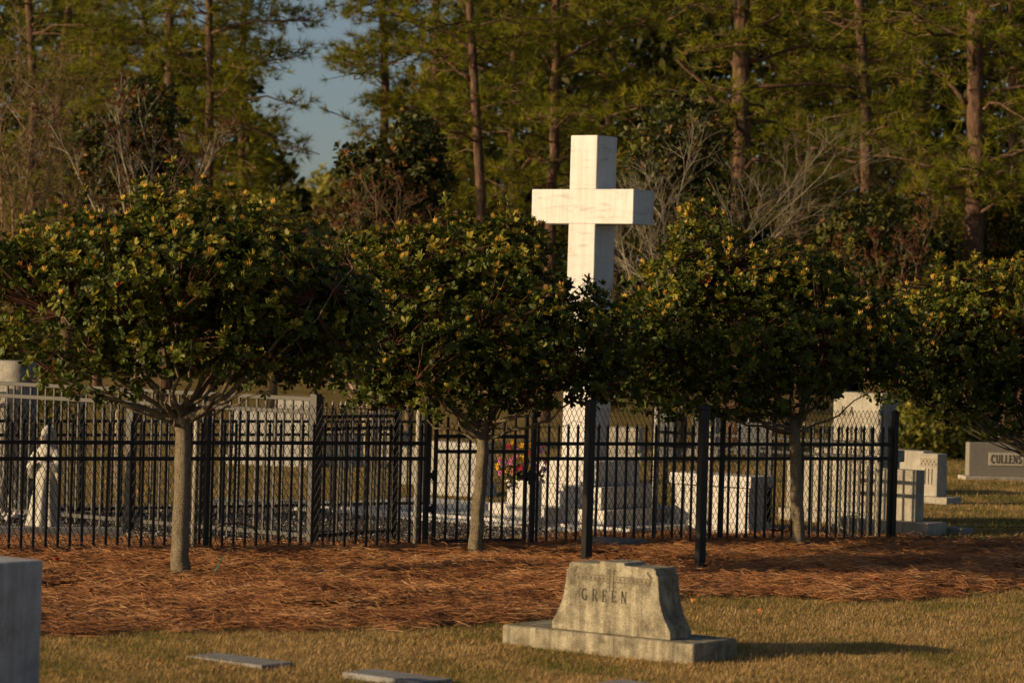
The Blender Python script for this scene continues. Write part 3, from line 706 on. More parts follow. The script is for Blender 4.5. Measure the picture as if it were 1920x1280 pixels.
# the lettered headstone in front
qg, lf, ld, s = px_box(1300, 1241, 361, 92)
gr = grave('flared_headstone', 'weathered tan headstone with flared sides and name GREEN on a long base', 'headstone', qg)
zb = .125
b = MB(); b.box(-lf, 0, 0, ld, -.06, zb, .022, 3); b.build('base', M['weathered_stone'], gr)
wx0, wx1 = -lf + 86 / (s * math.cos(TH)), -lf + 308 / (s * math.cos(TH)); hw = (wx1 - wx0) / 2; cx = (wx0 + wx1) / 2; H_ = .50
H_ = .485; prof = [(0, 1.0), (.055, 1.0), (.09, .955), (.14, .895), (.20, .845), (.27, .805), (.36, .78), (.43, .77), (.442, .735), (H_ - .016, .735)]
half = [(hw * w_, z_) for z_, w_ in prof]
top = [(hw * .70, H_), (hw * .22, H_ + .002), (hw * .20, H_ + .022), (-hw * .20, H_ + .022), (-hw * .22, H_ + .002), (-hw * .70, H_)]
pts = [(x, z) for x, z in half] + top + [(-x, z) for x, z in reversed(half)]
d0, d1 = .07, .07 + 43 / (s * math.sin(TH))
b = MB(); b.poly_prism([(cx + x, zb + .001 + z) for x, z in pts], d0, d1, .006); gdie = b.build('die', M['weathered_stone'], gr)
lh = .080
letters('GREEN', gdie, cx - hw * .50, zb + .225, lh, d0, 1.0, .80, .115, gap=.52)
b = MB(); zz = zb + .388; y_ = d0
for dz in (-.019, .019): b.box(cx - hw * .66, cx + hw * .66, y_ - .003, y_ + .004, zz + dz - .003, zz + dz + .003)
for i in range(19):
    x = cx - hw * .64 + i * hw * 1.28 / 18
    if abs(x - cx) < .02: continue
    b.poly_prism(arc(x, zz + random.uniform(-.003, .003), .0085, random.uniform(.008, .013), 0, 360, 7)[:-1], y_ - .003, y_ + .004)
for s_ in (-1, 1):
    b.box(cx + s_ * .016 - .0025, cx + s_ * .016 + .0025, y_ - .0035, y_ + .004, zz - .088, zz + .075)
    for z_ in (-.058, -.034, .036, .055): b.box(cx + s_ * .022, cx + s_ * .022 + s_ * .014, y_ - .003, y_ + .004, zz + z_, zz + z_ + .008) if s_ > 0 else b.box(cx - .036, cx - .022, y_ - .003, y_ + .004, zz + z_, zz + z_ + .008)
    for k in range(4): b.poly_prism(arc(cx + s_ * (hw * .66 - .01 * k), zz + .03 + .011 * k, .010, .009, 0, 360, 7)[:-1], y_ - .003, y_ + .004)
b.build('carved_ornament', M['faint_carving'], gdie)

# big stone at the left edge of the lawn
t = thing('granite_block', 'dark grey granite headstone cut by the left edge of the lawn', 'headstone', (-2.712, 17.5, 0), -TH)
zt_ = W(78, 1049, 17.5).z
blk(t, 'die', 'cool_stone', -.9, 0, -.62, 0, -.05, zt_, .014)
# flat markers
for (x, y, w_, d_, lab) in MARKERS:
    q = G(x, y, .014); t = thing('flat_marker', lab, 'grave marker', (q.x, q.y, 0), -TH - R(3), 'flat grave markers')
    b = MB(); b.box(0, w_, -d_, 0, -.05, .014, .010, 2); b.build('slab', M['marker_stone'], t)
qf = G(1160, 1040, .0); t = grave('low_slab', 'low grey granite slab lying in the straw before the fence', 'slab', qf)
b = MB(); b.box(-.52, 0, 0, .50, -.03, .13, .01); b.build('slab', M['grey_granite'], t)
# curbs
def curb(name, p0, p1, w_, z1, mat, label):
    e = (p1 - p0); L = e.length; a = math.atan2(e.y, e.x); t = thing(name, label, 'curb', (p0.x, p0.y, 0), a)
    n = max(1, round(L / .95))
    for i in range(n): blk(t, 'curb_block', mat, i * L / n + .003, (i + 1) * L / n - .003, 0, w_, -.05, z1, .006)
curb('plot_curb', G(395, 950), G(800, 958), .22, .09, 'white_stone', 'pale curb along the back of the gravel plot')
curb('statue_curb', G(-60, 1009), G(232, 1012), .16, .115, 'marker_stone', 'grey curb in front of the robed statue')

# far stones behind the fences
def far_stone(x0, x1, ytop, ybase, mat, label, rot=-.25, dep=.35, capd=False):
    q = G(x0, ybase); s = scale_at(q.y); w_ = (x1 - x0) / s / math.cos(rot); t = thing('distant_headstone', label, 'headstone', (q.x, q.y, 0), rot, 'headstones beyond the fences')
    z = W(x0, ytop, q.y).z; blk(t, 'base', mat, -.06, w_ + .06, -.08, dep + .06, -.05, .13, .01); blk(t, 'die', mat, 0, w_, 0, dep, .131, z, .015)
far_stone(432, 512, 768, 868, 'white_stone', 'white headstone seen through the tall fence, second from its corner')
far_stone(518, 578, 742, 872, 'white_stone', 'tallest white headstone seen just left of the tall fence corner')
far_stone(612, 690, 808, 868, 'white_stone', 'low white headstone seen right of the tall fence corner')
far_stone(694, 752, 806, 862, 'pale_stone', 'low pale headstone below the myrtle trunks')
far_stone(800, 896, 826, 922, 'white_stone', 'broad white headstone behind the gate, left of the flowers', -.5)
far_stone(742, 786, 838, 905, 'pale_stone', 'small pale headstone left of the gate post')
far_stone(1232, 1262, 772, 858, 'grey_granite', 'narrow grey headstone right of the cross shaft')
far_stone(1296, 1340, 780, 852, 'marker_stone', 'grey headstone behind the second black post')
far_stone(1384, 1436, 792, 850, 'grey_granite', 'grey headstone behind the white bench stone')
far_stone(1140, 1196, 800, 862, 'pale_stone', 'pale headstone showing past the cross shaft')

# pale rough shaft at the left edge, behind the tall fence
qm = G(18, 966); t = thing('rough_shaft', 'tall rough pale stone shaft behind the robed statue', 'monument', (qm.x, qm.y, 0), -TH)
hm = W(30, 676, qm.y).z
def rock_rings(w0, d0_, w1, d1_, h, seed, n=20, lv=14):
    out = []
    for j in range(lv + 1):
        f = j / lv; r_ = []
        for k in range(n):
            a = 2 * math.pi * k / n; w_, d_ = w0 + (w1 - w0) * f, d0_ + (d1_ - d0_) * f
            c, s2 = math.cos(a), math.sin(a); sq = (abs(c) ** 5 + abs(s2) ** 5) ** (-1 / 5); jt = 1 + .05 * math.sin(k * 2.7 + j * 1.9 + seed) + .04 * math.sin(k * 5.1 - j * 3.3)
            r_.append((w_ * c * sq * jt, d_ * s2 * sq * jt, h * f))
        out.append(r_)
    return out
b = MB(); b.rings(rock_rings(.30, .22, .24, .17, hm - .25, 1), smooth=True); b.build('shaft', M['mottled_stone'], t, loc=(0, 0, .25))
b = MB(); b.rings(rock_rings(.40, .30, .36, .26, .25, 4, 20, 4), smooth=True); b.build('base', M['pale_stone'], t)
# robed statue
qst = G(84, 986, .06); sst = scale_at(qst.y); HS = W(98, 796, qst.y).z - .06
def statue_mesh():
    b = MB(); n = 40
    def ring(z, rx, ry, fold=0.0, ox=0.0, oy=0.0, ph=0.0):
        return [((rx * (1 + fold * math.sin(9 * 2 * math.pi * k / n + ph) + fold * .6 * math.sin(5 * 2 * math.pi * k / n + 1 + ph))) * math.cos(2 * math.pi * k / n) + ox, (ry * (1 + fold * math.sin(9 * 2 * math.pi * k / n + ph))) * math.sin(2 * math.pi * k / n) + oy, z) for k in range(n)]
    # robe and torso, total height 1
    b.rings([ring(0, .185, .17, .10), ring(.04, .175, .16, .11, ph=.1), ring(.16, .150, .14, .12, ph=.2), ring(.32, .125, .115, .11, ph=.3), ring(.46, .108, .095, .07, .004, 0, .4), ring(.54, .098, .085, .03, .006), ring(.60, .100, .085, .01, .008), ring(.68, .118, .088, .0, .01), ring(.745, .125, .080, 0, .012), ring(.785, .085, .062, 0, .014), ring(.81, .045, .045, 0, .018), ring(.845, .040, .042, 0, .022)])
    # veil over shoulders and head, bowed forward
    b.rings([ring(.76, .075, .075, .04, .0, .03), ring(.82, .078, .080, .02, .01, .018), ring(.88, .074, .082, 0, .018, .005), ring(.93, .066, .076, 0, .022, -.008), ring(.97, .046, .056, 0, .024, -.014), ring(.998, .012, .016, 0, .024, -.016)])
    # face: chin, nose, brow
    b.tube([(.022, -.045, .835), (.024, -.062, .87), (.025, -.062, .91)], [.028, .046, .044], 10); b.tube([(.025, -.105, .905), (.025, -.118, .884), (.025, -.104, .872)], [.006, .011, .008], 8)
    for s_ in (-1, 1):        # arms bent to folded hands
        b.tube([(s_ * .105 + .01, 0, .745), (s_ * .150 + .01, -.02, .66), (s_ * .165 + .01, -.04, .575)], [.045, .046, .044], 12)
        b.tube([(s_ * .165 + .01, -.04, .575), (s_ * .10 + .01, -.115, .60), (s_ * .035 + .01, -.145, .65)], [.052, .040, .024], 12)
        b.tube([(s_ * .165 + .01, -.035, .60), (s_ * .17 + .01, -.03, .52), (s_ * .16 + .01, -.025, .46)], [.045, .040, .016], 10)   # hanging sleeve
        b.tube([(s_ * .030 + .01, -.148, .655), (s_ * .010 + .01, -.155, .70), (s_ * .005 + .01, -.155, .745)], [.022, .018, .008], 10)
    for v_ in b.bm.verts: v_.co *= HS
    return b
sm = statue_mesh(); so = sm.build('robed_statue', M['statue_stone'])
md = so.modifiers.new('r', 'REMESH'); md.mode = 'VOXEL'; md.voxel_size = .011; md.use_smooth_shade = True
md2 = so.modifiers.new('s', 'SMOOTH'); md2.factor = .5; md2.iterations = 3
dg = bpy.context.evaluated_depsgraph_get(); me = bpy.data.meshes.new_from_object(so.evaluated_get(dg)); so.modifiers.clear(); so.data = me
so.location = (qst.x, qst.y, .06); so.rotation_euler = (0, 0, R(-30))
tag(so, 'white stone statue of a robed veiled figure with folded hands', 'statue')

# small things
q = G(400, 1086, .05); t = thing('garden_stake', 'thin green stake leaning out of the straw by the first tree', 'stake', (q.x, q.y, 0))
p1 = W(416, 1044, q.y + .05); b = MB(); b.tube([(-.03, 0, .0), Vector((p1.x - q.x, .05, p1.z))], [.007, .005], 8); b.build('rod', M['green_stake'], t)
b = MB(); b.tube([(-.03, 0, .0), (-.038, -.008, -.06)], [.007, .002], 8); b.build('tip', M['green_stake'], t)
q = G(438, 1030, .0); b = MB(); b.tube([(-.22 + .0, 0, .02), (-.235, 0, .16), (-.15, 0, .215), (0, 0, .225), (.14, .02, .18), (.21, .03, .09), (.22, .03, -.02)], .011, 8); o = b.build('wire_hoop', M['wire']); o.location = (q.x, q.y + .5, 0)
tag(o, 'black hoop arching from the ground behind the fence', 'hoop')
q = G(217, 905); o = MB().tube([(0, 0, -.05), (0, 0, W(217, 772, q.y).z), (0, 0, W(217, 769, q.y).z)], [.036, .034, .02], 10).build('wooden_post', M['myrtle_bark']); o.location = (q.x, q.y, 0); tag(o, 'pale wooden post behind the fences left of the first trunk', 'post')
lm = []
for k in range(3):
    bm = bmesh.new(); n_ = 8; vs = [bm.verts.new((.045 * math.cos(a) * (1 if i % 2 else .75), .028 * math.sin(a) * (1 if i % 2 else .7), .012 * math.sin(2 * a + k) + .008)) for i, a in enumerate([2 * math.pi * j / n_ for j in range(n_)])]; c_ = bm.verts.new((0, 0, .0))
    for i in range(n_): bm.faces.new((vs[i], vs[(i + 1) % n_], c_))
    me = bpy.data.meshes.new('fallen_leaf'); bm.to_mesh(me); bm.free(); a_ = me.attributes.new('tint', 'FLOAT', 'POINT'); a_.data.foreach_set('value', [k / 2.0] * (n_ + 1)); me.materials.append(M['dry_leaf']); lm.append(me)
for (x, y, k) in ((172, 1112, 0), (104, 1052, 2), (300, 1245, 0), (1043, 1095, 2), (960, 1066, 2), (1358, 1063, 0), (1396, 1056, 1), (1300, 1130, 1), (1422, 1149, 0), (904, 1108, 1), (800, 1200, 1), (560, 1120, 2), (1640, 1090, 2), (1700, 1052, 2), (480, 1098, 1), (700, 1130, 0), (1040, 1078, 1), (1500, 1090, 0), (870, 1060, 2), (1820, 1060, 1), (240, 1085, 1), (620, 1062, 0)):
    q = G(x, y, .09 if y < 1115 else .03); o = bpy.data.objects.new('fallen_leaf', lm[k]); C.objects.link(o); o.location = (q.x, q.y, q.z + .02); o.rotation_euler = (random.uniform(-.5, .5) + .4, random.uniform(-.4, .4), random.uniform(0, 6)); o.scale = (random.uniform(.7, 1.1),) * 3
    tag(o, 'dry orange leaf fallen on the pine straw bed' if y < 1115 else 'dry orange leaf fallen on the tan lawn grass', 'leaf', 'fallen leaves on the straw' if y < 1115 else 'fallen leaves on the lawn')

# ------------------------------------------------------------------ clipped trees
def bud_mesh(seed):
    r_ = random.Random(seed); V_, F_, T_ = [], [], []
    for i in range(7):
        a = i * 2.4; rad = .0 if i == 0 else .014; bx, by = rad * math.cos(a), rad * math.sin(a); h = r_.uniform(.045, .075) * (1.15 if i == 0 else .9); lx, ly = bx * 1.6, by * 1.6; k0 = len(V_); w_ = .0062
        V_ += [(bx, by, 0)] + [(bx * 1.2 + w_ * math.cos(b_), by * 1.2 + w_ * math.sin(b_), h * .55) for b_ in (0, 2.1, 4.2)] + [(lx, ly, h)]
        for j in range(3): F_ += [(k0, k0 + 1 + (j + 1) % 3, k0 + 1 + j), (k0 + 4, k0 + 1 + j, k0 + 1 + (j + 1) % 3)]
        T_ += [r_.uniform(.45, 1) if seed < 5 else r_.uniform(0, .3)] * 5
    me = bpy.data.meshes.new('bud_cluster'); me.from_pydata(V_, [], F_); a_ = me.attributes.new('tint', 'FLOAT', 'POINT'); a_.data.foreach_set('value', T_); me.materials.append(M['bud']); return me
BUDS = [bud_mesh(k) for k in range(8)]

def bez(a, b, c, n): return [a * (1 - t) ** 2 + b * 2 * t * (1 - t) + c * t * t for t in [i / n for i in range(n + 1)]]
def clipped_tree(label, basepx, trunkpx, r0, lobes_px, nros, nbud, limbs, seed):
    """lobes_px: (x, y, rx, ry, depth offset, depth radius) in photo pixels / metres at the trunk's depth"""
    random.seed(seed)
    bq_ = G(basepx[0], basepx[1], .035); Y = bq_.y; s = scale_at(Y)
    root = thing('clipped_tree', label, 'tree', (bq_.x, bq_.y, 0), 0, 'clipped evergreen trees along the fence')
    tp_ = [Vector((bq_.x, bq_.y, -.05))] + [W(x, y, Y) for x, y in trunkpx]
    rad = [r0 * 1.42] + [r0 * (1.12 - .30 * i / len(trunkpx)) for i in range(len(trunkpx))]
    dense, rd = [], []
    for i in range(len(tp_) - 1):
        for k in range(4):
            f = k / 4; dense.append(tp_[i].lerp(tp_[i + 1], f) + Vector((random.gauss(0, .004), random.gauss(0, .004), 0))); rd.append(rad[i] + (rad[i + 1] - rad[i]) * f)
    dense.append(tp_[-1]); rd.append(rad[-1])
    b = MB(); b.tube(dense, rd, 14); b.build('trunk', M['hedge_bark'], root, world=True)
    fork = tp_[-1]
    lob = []
    for (x, y, rx, ry, dy, ry_m) in lobes_px:
        c_ = W(x, y, Y + dy); k = (Y + dy) / F_PX; lob.append((c_.x, c_.y, c_.z, rx * k, ry_m, ry * k))
    # limbs
    paths = []
    br = MB()
    def limb(tgt, r_, up=.25, start=None):
        st = start or (fork + Vector((0, 0, -random.uniform(.0, .22)))); mid = Vector((st.x + (tgt.x - st.x) * .55, st.y + (tgt.y - st.y) * .55, st.z + (tgt.z - st.z) * up))
        P = bez(st, mid, tgt, 9); P = [P[0]] + [p_ + Vector((random.gauss(0, .02), random.gauss(0, .02), random.gauss(0, .015))) for p_ in P[1:]]
        br.tube(P, [r_ * (1 - .085 * i) for i in range(10)], 7); paths.append(P)
    for (x, y, dy, r_) in limbs: limb(W(x, y, Y + dy), r_)
    for i in range(9):
        l = lob[random.randrange(len(lob))]; a = random.uniform(0, 6.28)
        limb(Vector((l[0] + .6 * l[3] * math.cos(a), l[1] + .6 * l[4] * math.sin(a), l[2] + random.uniform(-.3, .3) * l[5])), random.uniform(.014, .03) * r0 / .07)
    br.build('branches', M['hedge_bark'], root, world=True)
    # whorls of leaves
    p_, n_ = lobes_sample(lob, nros, .30)
    # shoots that stand out of the clipped outline
    oi = np.where((n_[:, 2] > .15))[0]; oi = oi[rng.choice(len(oi), 70, replace=False)]; sh = []; sn = []; sa = []; sb = []
    for i_ in oi:
        d_ = unit(n_[i_] * .6 + np.array([0, 0, 1.]) + rng.normal(size=3) * .25); Ls = rng.uniform(.08, .24)
        sa.append(p_[i_] - n_[i_] * .12); sb.append(p_[i_] + d_ * Ls)
        for f_ in (.15, .45, .75, 1.0): sh.append(p_[i_] + d_ * Ls * f_); sn.append(d_)
    zr = (p_[:, 2] - p_[:, 2].min()) / np.ptp(p_[:, 2]); kp = rng.uniform(size=len(p_)) > .6 * np.clip((.42 - zr) / .30, 0, 1); p_, n_ = p_[kp], n_[kp]      # sparser towards the underside
    p_ = np.concatenate([p_, np.array(sh)]); n_ = np.concatenate([n_, np.array(sn)])
    n_len = len(p_)
    up = np.array([[0, 0, 1.]]); ax = unit(n_ * .9 + up * .75 + rng.normal(size=p_.shape) * .35)
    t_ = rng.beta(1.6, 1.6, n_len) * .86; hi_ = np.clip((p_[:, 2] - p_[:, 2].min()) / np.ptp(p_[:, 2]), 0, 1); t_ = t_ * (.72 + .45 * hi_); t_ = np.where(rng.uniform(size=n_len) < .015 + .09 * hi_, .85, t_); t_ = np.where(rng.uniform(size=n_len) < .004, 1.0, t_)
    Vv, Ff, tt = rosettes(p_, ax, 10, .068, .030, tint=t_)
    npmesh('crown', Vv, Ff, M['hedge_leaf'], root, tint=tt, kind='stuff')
    # twigs from the limbs to the whorls
    allp = np.array([list(q) for P in paths for q in P]); sel = rng.choice(n_len, min(900, n_len), replace=False)
    T = p_[sel]; d2 = ((T[:, None] - allp[None]) ** 2).sum(-1); j = d2.argmin(1); A_ = allp[j]
    mid = A_ * .5 + T * .5 + rng.normal(size=T.shape) * .03 - np.array([[0, 0, .03]])
    Vv, Ff = segs_mesh(np.concatenate([A_, mid, sa]), np.concatenate([mid, T, sb]), np.concatenate([np.full(len(T), .0075), np.full(len(T), .0055), np.full(len(sa), .005)]), np.concatenate([np.full(len(T), .0055), np.full(len(T), .003), np.full(len(sa), .003)]), 4)
    npmesh('twigs', Vv, Ff, M['red_twig'], root, kind='stuff')
    # buds on the whorls that face the light or the camera
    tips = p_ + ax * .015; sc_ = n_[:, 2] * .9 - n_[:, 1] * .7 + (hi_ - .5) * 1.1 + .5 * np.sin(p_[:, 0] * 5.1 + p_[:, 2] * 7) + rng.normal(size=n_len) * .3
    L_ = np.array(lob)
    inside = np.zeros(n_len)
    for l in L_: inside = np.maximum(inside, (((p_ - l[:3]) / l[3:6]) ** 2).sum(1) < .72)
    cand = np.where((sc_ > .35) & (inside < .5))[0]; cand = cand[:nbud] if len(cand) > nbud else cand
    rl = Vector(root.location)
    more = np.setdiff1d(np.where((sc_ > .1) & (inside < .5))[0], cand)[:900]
    if len(more):
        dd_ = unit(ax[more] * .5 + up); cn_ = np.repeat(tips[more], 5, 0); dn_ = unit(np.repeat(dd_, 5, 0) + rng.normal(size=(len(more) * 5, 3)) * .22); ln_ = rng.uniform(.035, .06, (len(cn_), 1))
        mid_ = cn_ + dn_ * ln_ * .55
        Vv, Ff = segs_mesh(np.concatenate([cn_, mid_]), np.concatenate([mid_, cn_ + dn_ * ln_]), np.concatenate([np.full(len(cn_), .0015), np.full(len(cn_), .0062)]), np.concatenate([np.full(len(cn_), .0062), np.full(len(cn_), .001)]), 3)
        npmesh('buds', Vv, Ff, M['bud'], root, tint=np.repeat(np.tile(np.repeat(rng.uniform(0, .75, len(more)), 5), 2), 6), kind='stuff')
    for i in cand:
        o = bpy.data.objects.new('bud_cluster', BUDS[random.randrange(5) if random.random() < hi_[i] * 1.25 else random.randrange(5, 8)]); link(o, root); o.location = Vector(tips[i]) - rl  # greener clusters lower down put the crown's shade into the bud colour
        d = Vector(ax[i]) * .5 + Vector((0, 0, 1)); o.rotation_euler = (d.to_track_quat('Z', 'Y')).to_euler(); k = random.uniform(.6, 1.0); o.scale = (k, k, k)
    return root

clipped_tree('widest clipped evergreen with thick mottled trunk, first of the row of four', (340, 1078), [(337, 1040), (340, 960), (343, 860), (342, 790), (338, 758)], .072,
  [(330, 560, 300, 120, 0, 1.25), (380, 440, 170, 95, 0, .85), (200, 470, 150, 70, 0, .9), (60, 505, 130, 68, -.1, .7), (570, 560, 140, 110, .2, .9), (-40, 500, 110, 70, 0, .7), (140, 690, 110, 52, -.2, .6), (360, 655, 220, 62, .1, 1.1), (600, 660, 110, 75, .3, .7), (520, 480, 140, 75, .1, .8), (70, 655, 70, 40, -.3, .35), (330, 500, 260, 90, -.2, 1.2), (215, 712, 120, 44, 0, .7), (500, 690, 140, 46, .2, .8), (640, 640, 85, 85, .2, .7), (655, 560, 70, 62, .2, .6), (330, 375, 90, 40, 0, .5), (120, 425, 90, 32, 0, .5)],
  4700, 290, [(470, 650, -.35, .042), (590, 560, -.5, .03), (660, 500, -.6, .016), (250, 610, -.5, .034), (120, 590, -.4, .026), (330, 600, -.6, .03), (90, 690, -.5, .02), (420, 560, .3, .034), (170, 740, -.4, .014), (520, 720, -.3, .016), (300, 700, -.7, .015)], 21)
clipped_tree('clipped evergreen by the gate, its crown against the foot of the cross', (889, 1042), [(893, 1000), (900, 920), (904, 850), (906, 810), (908, 790)], .058,
  [(880, 600, 250, 120, 0, 1.2), (880, 480, 170, 75, 0, .8), (720, 560, 110, 110, -.1, .7), (1060, 620, 110, 95, 0, .8), (960, 450, 80, 50, -.1, .5), (820, 700, 190, 75, 0, 1.0), (980, 700, 170, 70, 0, .9), (1130, 640, 75, 90, .1, .6), (1100, 720, 90, 55, .1, .6), (790, 470, 90, 50, 0, .5), (760, 720, 90, 50, 0, .5), (700, 650, 75, 80, 0, .6), (690, 725, 75, 45, 0, .5), (840, 752, 130, 38, 0, .8), (1000, 735, 110, 40, 0, .7), (1145, 715, 70, 55, 0, .5), (700, 460, 55, 38, 0, .35), (945, 432, 60, 32, 0, .4)],
  4400, 280, [(1000, 770, -.3, .022), (1080, 700, -.3, .02), (820, 740, -.3, .026), (740, 640, -.4, .022), (900, 620, -.3, .03), (980, 600, .3, .026), (830, 560, .2, .022), (1100, 790, -.2, .008)], 22)
clipped_tree('clipped evergreen with a pointed left shoulder over the white bench stone', (1497, 1027), [(1497, 1000), (1494, 930), (1492, 860), (1490, 800), (1488, 780)], .060,
  [(1430, 620, 260, 120, 0, 1.2), (1410, 520, 180, 70, 0, .9), (1322, 446, 72, 58, -.1, .5), (1195, 680, 70, 80, 0, .6), (1300, 520, 110, 70, -.1, .7), (1520, 510, 90, 45, 0, .6), (1240, 640, 100, 95, 0, .7), (1600, 610, 110, 80, 0, .7), (1380, 720, 200, 70, 0, 1.0), (1545, 690, 120, 48, 0, .8), (1215, 740, 60, 40, 0, .4), (1650, 680, 80, 55, .1, .5), (1240, 752, 110, 40, 0, .7), (1370, 757, 120, 34, 0, .8), (1185, 620, 60, 70, 0, .5), (1680, 635, 70, 60, 0, .5), (1310, 412, 42, 30, -.1, .3)],
  4400, 290, [(1330, 470, -.1, .016), (1280, 650, -.3, .024), (1600, 650, -.2, .022), (1420, 620, -.4, .03), (1540, 600, .2, .026), (1360, 760, -.4, .02), (1660, 700, .3, .014), (1420, 780, -.5, .02), (1250, 740, .2, .016)], 23)
clipped_tree('clipped evergreen with low dark limbs beside the framed name stone', (1992, 1012), [(1990, 960), (1985, 900), (1975, 850), (1966, 835)], .06,
  [(1900, 640, 230, 110, 0, 1.2), (1880, 560, 170, 62, 0, .9), (1780, 600, 110, 75, 0, .7), (2040, 620, 160, 120, 0, 1.0), (1760, 690, 110, 70, 0, .7), (1900, 740, 160, 60, 0, .9), (1710, 650, 80, 65, 0, .6), (1690, 700, 70, 42, 0, .5), (1960, 790, 110, 40, 0, .6), (1800, 745, 100, 32, 0, .6), (1680, 722, 70, 48, 0, .5), (1800, 775, 90, 26, 0, .5), (1890, 795, 95, 34, 0, .6), (1860, 525, 120, 35, 0, .6)],
  3900, 270, [(1800, 740, -.4, .024), (1760, 690, -.3, .018), (1870, 810, -.5, .022), (1740, 755, -.2, .012), (1900, 640, -.3, .03), (1840, 600, .2, .02), (1830, 790, -.5, .014), (2060, 650, 0, .03), (1780, 770, -.4, .010)], 24)

# ------------------------------------------------------------------ background trees
def pine(label, px, Y, r0, h_lo, h_hi, nl, manual=(), reach=2.6, ntuft=10, seed=0, side=None):
    """px: trunk as photo points from low to high"""
    random.seed(seed); pts = [W(x, y, Y) for x, y in px]
    b0 = pts[0].copy(); d = (pts[0] - pts[1]); k = (b0.z) / max(.1, -d.z) if d.z < 0 else 0
    g0 = Vector((pts[0].x + (d.x * k if abs(d.x * k) < .5 else 0), Y, -.1)); root = thing('pine_tree', label, 'tree', (g0.x, g0.y, 0), 0, 'pines behind the cemetery')
    dt = (pts[-1] - pts[-2]).normalized(); Ht = h_hi + 1.5; tail = pts[-1] + dt * max(.5, (Ht - pts[-1].z))
    P = [g0] + pts + [tail]; b = MB(); zz_ = [p_.z for p_ in P]
    dense = []; rd = []
    for i in range(len(P) - 1):
        for q_ in range(5):
            f = q_ / 5; v_ = P[i].lerp(P[i + 1], f); dense.append(v_ + Vector((random.gauss(0, .015), random.gauss(0, .015), 0))); rd.append(r0 * (1.12 - .75 * max(0, v_.z) / (Ht + 3)))
    dense.append(P[-1]); rd.append(r0 * .2); b.tube(dense, rd, 12); b.build('trunk', M['pine_bark'], root, world=True)
    def trunk_at(z):
        for i in range(len(P) - 1):
            if P[i].z <= z <= P[i + 1].z: return P[i].lerp(P[i + 1], (z - P[i].z) / (P[i + 1].z - P[i].z + 1e-6))
        return P[-1].copy()
    br = MB(); cen, dirs, s0, s1 = [], [], [], []
    cl_ = lambda m_, s_: max(m_ - 1.8 * s_, min(m_ + 1.8 * s_, random.gauss(m_, s_)))
    def foliage(Pl, dens):                 # flat pads of needle tufts hung along the limb
        for q_ in range(max(1, round(dens * .34))):
            t_ = random.uniform(.35, 1.0); k_ = t_ * (len(Pl) - 1); i_ = min(int(k_), len(Pl) - 2); a_ = Pl[i_].lerp(Pl[i_ + 1], k_ - i_)
            pc_ = a_ + Vector((cl_(0, .30), cl_(0, .30), cl_(.10, .16))); s0.append(list(a_)); s1.append(list(pc_)); w0 = random.uniform(.20, .36)
            for w_ in range(random.randint(8, 13)):
                o_ = Vector((cl_(0, w0), cl_(0, w0), cl_(.02, w0 * .42))); cc_ = pc_ + o_; cen.append(list(cc_)); dirs.append([o_.x, o_.y, o_.z * .6 + .12])
                if w_ % 3 == 0: s0.append(list(pc_)); s1.append(list(cc_))
    for (poly, r_, dens) in manual:
        Pl = [W(x, y, Y + (dz if len(pt) > 2 else 0)) for pt in poly for x, y, dz in [(pt[0], pt[1], pt[2] if len(pt) > 2 else 0)]]
        sm_ = []
        for i in range(len(Pl) - 1):
            for q_ in range(3): sm_.append(Pl[i].lerp(Pl[i + 1], q_ / 3) + Vector((random.gauss(0, .012), random.gauss(0, .02), random.gauss(0, .012))))
        sm_.append(Pl[-1]); br.tube(sm_, [r_ * (1 - .75 * i / len(sm_)) for i in range(len(sm_))], 6)
        if dens: foliage(sm_, dens)
    for i in range(nl):
        z = h_lo + (h_hi - h_lo) * (i + random.random()) / nl; st = trunk_at(z); a = random.uniform(0, 6.28)
        if side is not None and random.random() < .6: a = side + random.gauss(0, .7)
        L = reach * random.uniform(.5, 1.15) * (1.0 - .35 * (z - h_lo) / (h_hi - h_lo + 4)); dv = Vector((math.cos(a), math.sin(a), 0))
        Pl = bez(st, st + dv * L * .5 + Vector((0, 0, random.uniform(.0, .5))), st + dv * L + Vector((0, 0, random.uniform(-.4, .7))), 6)
        Pl = [Pl[0]] + [p_ + Vector((random.gauss(0, .05), random.gauss(0, .05), random.gauss(0, .05))) for p_ in Pl[1:]]
        r_ = r0 * random.uniform(.13, .26); br.tube(Pl, [r_ * (1 - .12 * j) for j in range(7)], 5); foliage(Pl, ntuft)
    br.build('branches', M['pine_bark'], root, world=True)
    if cen:
        Vv, Ff, tt = tufts(np.array(cen), np.array(dirs), 17, .25, .017); npmesh('crown', Vv, Ff, M['pine_needle'], root, tint=tt, kind='stuff')
        Vv, Ff = segs_mesh(s0, s1, np.full(len(s0), .014), np.full(len(s0), .007)); npmesh('twigs', Vv, Ff, M['pine_bark'], root, kind='stuff')
    return root
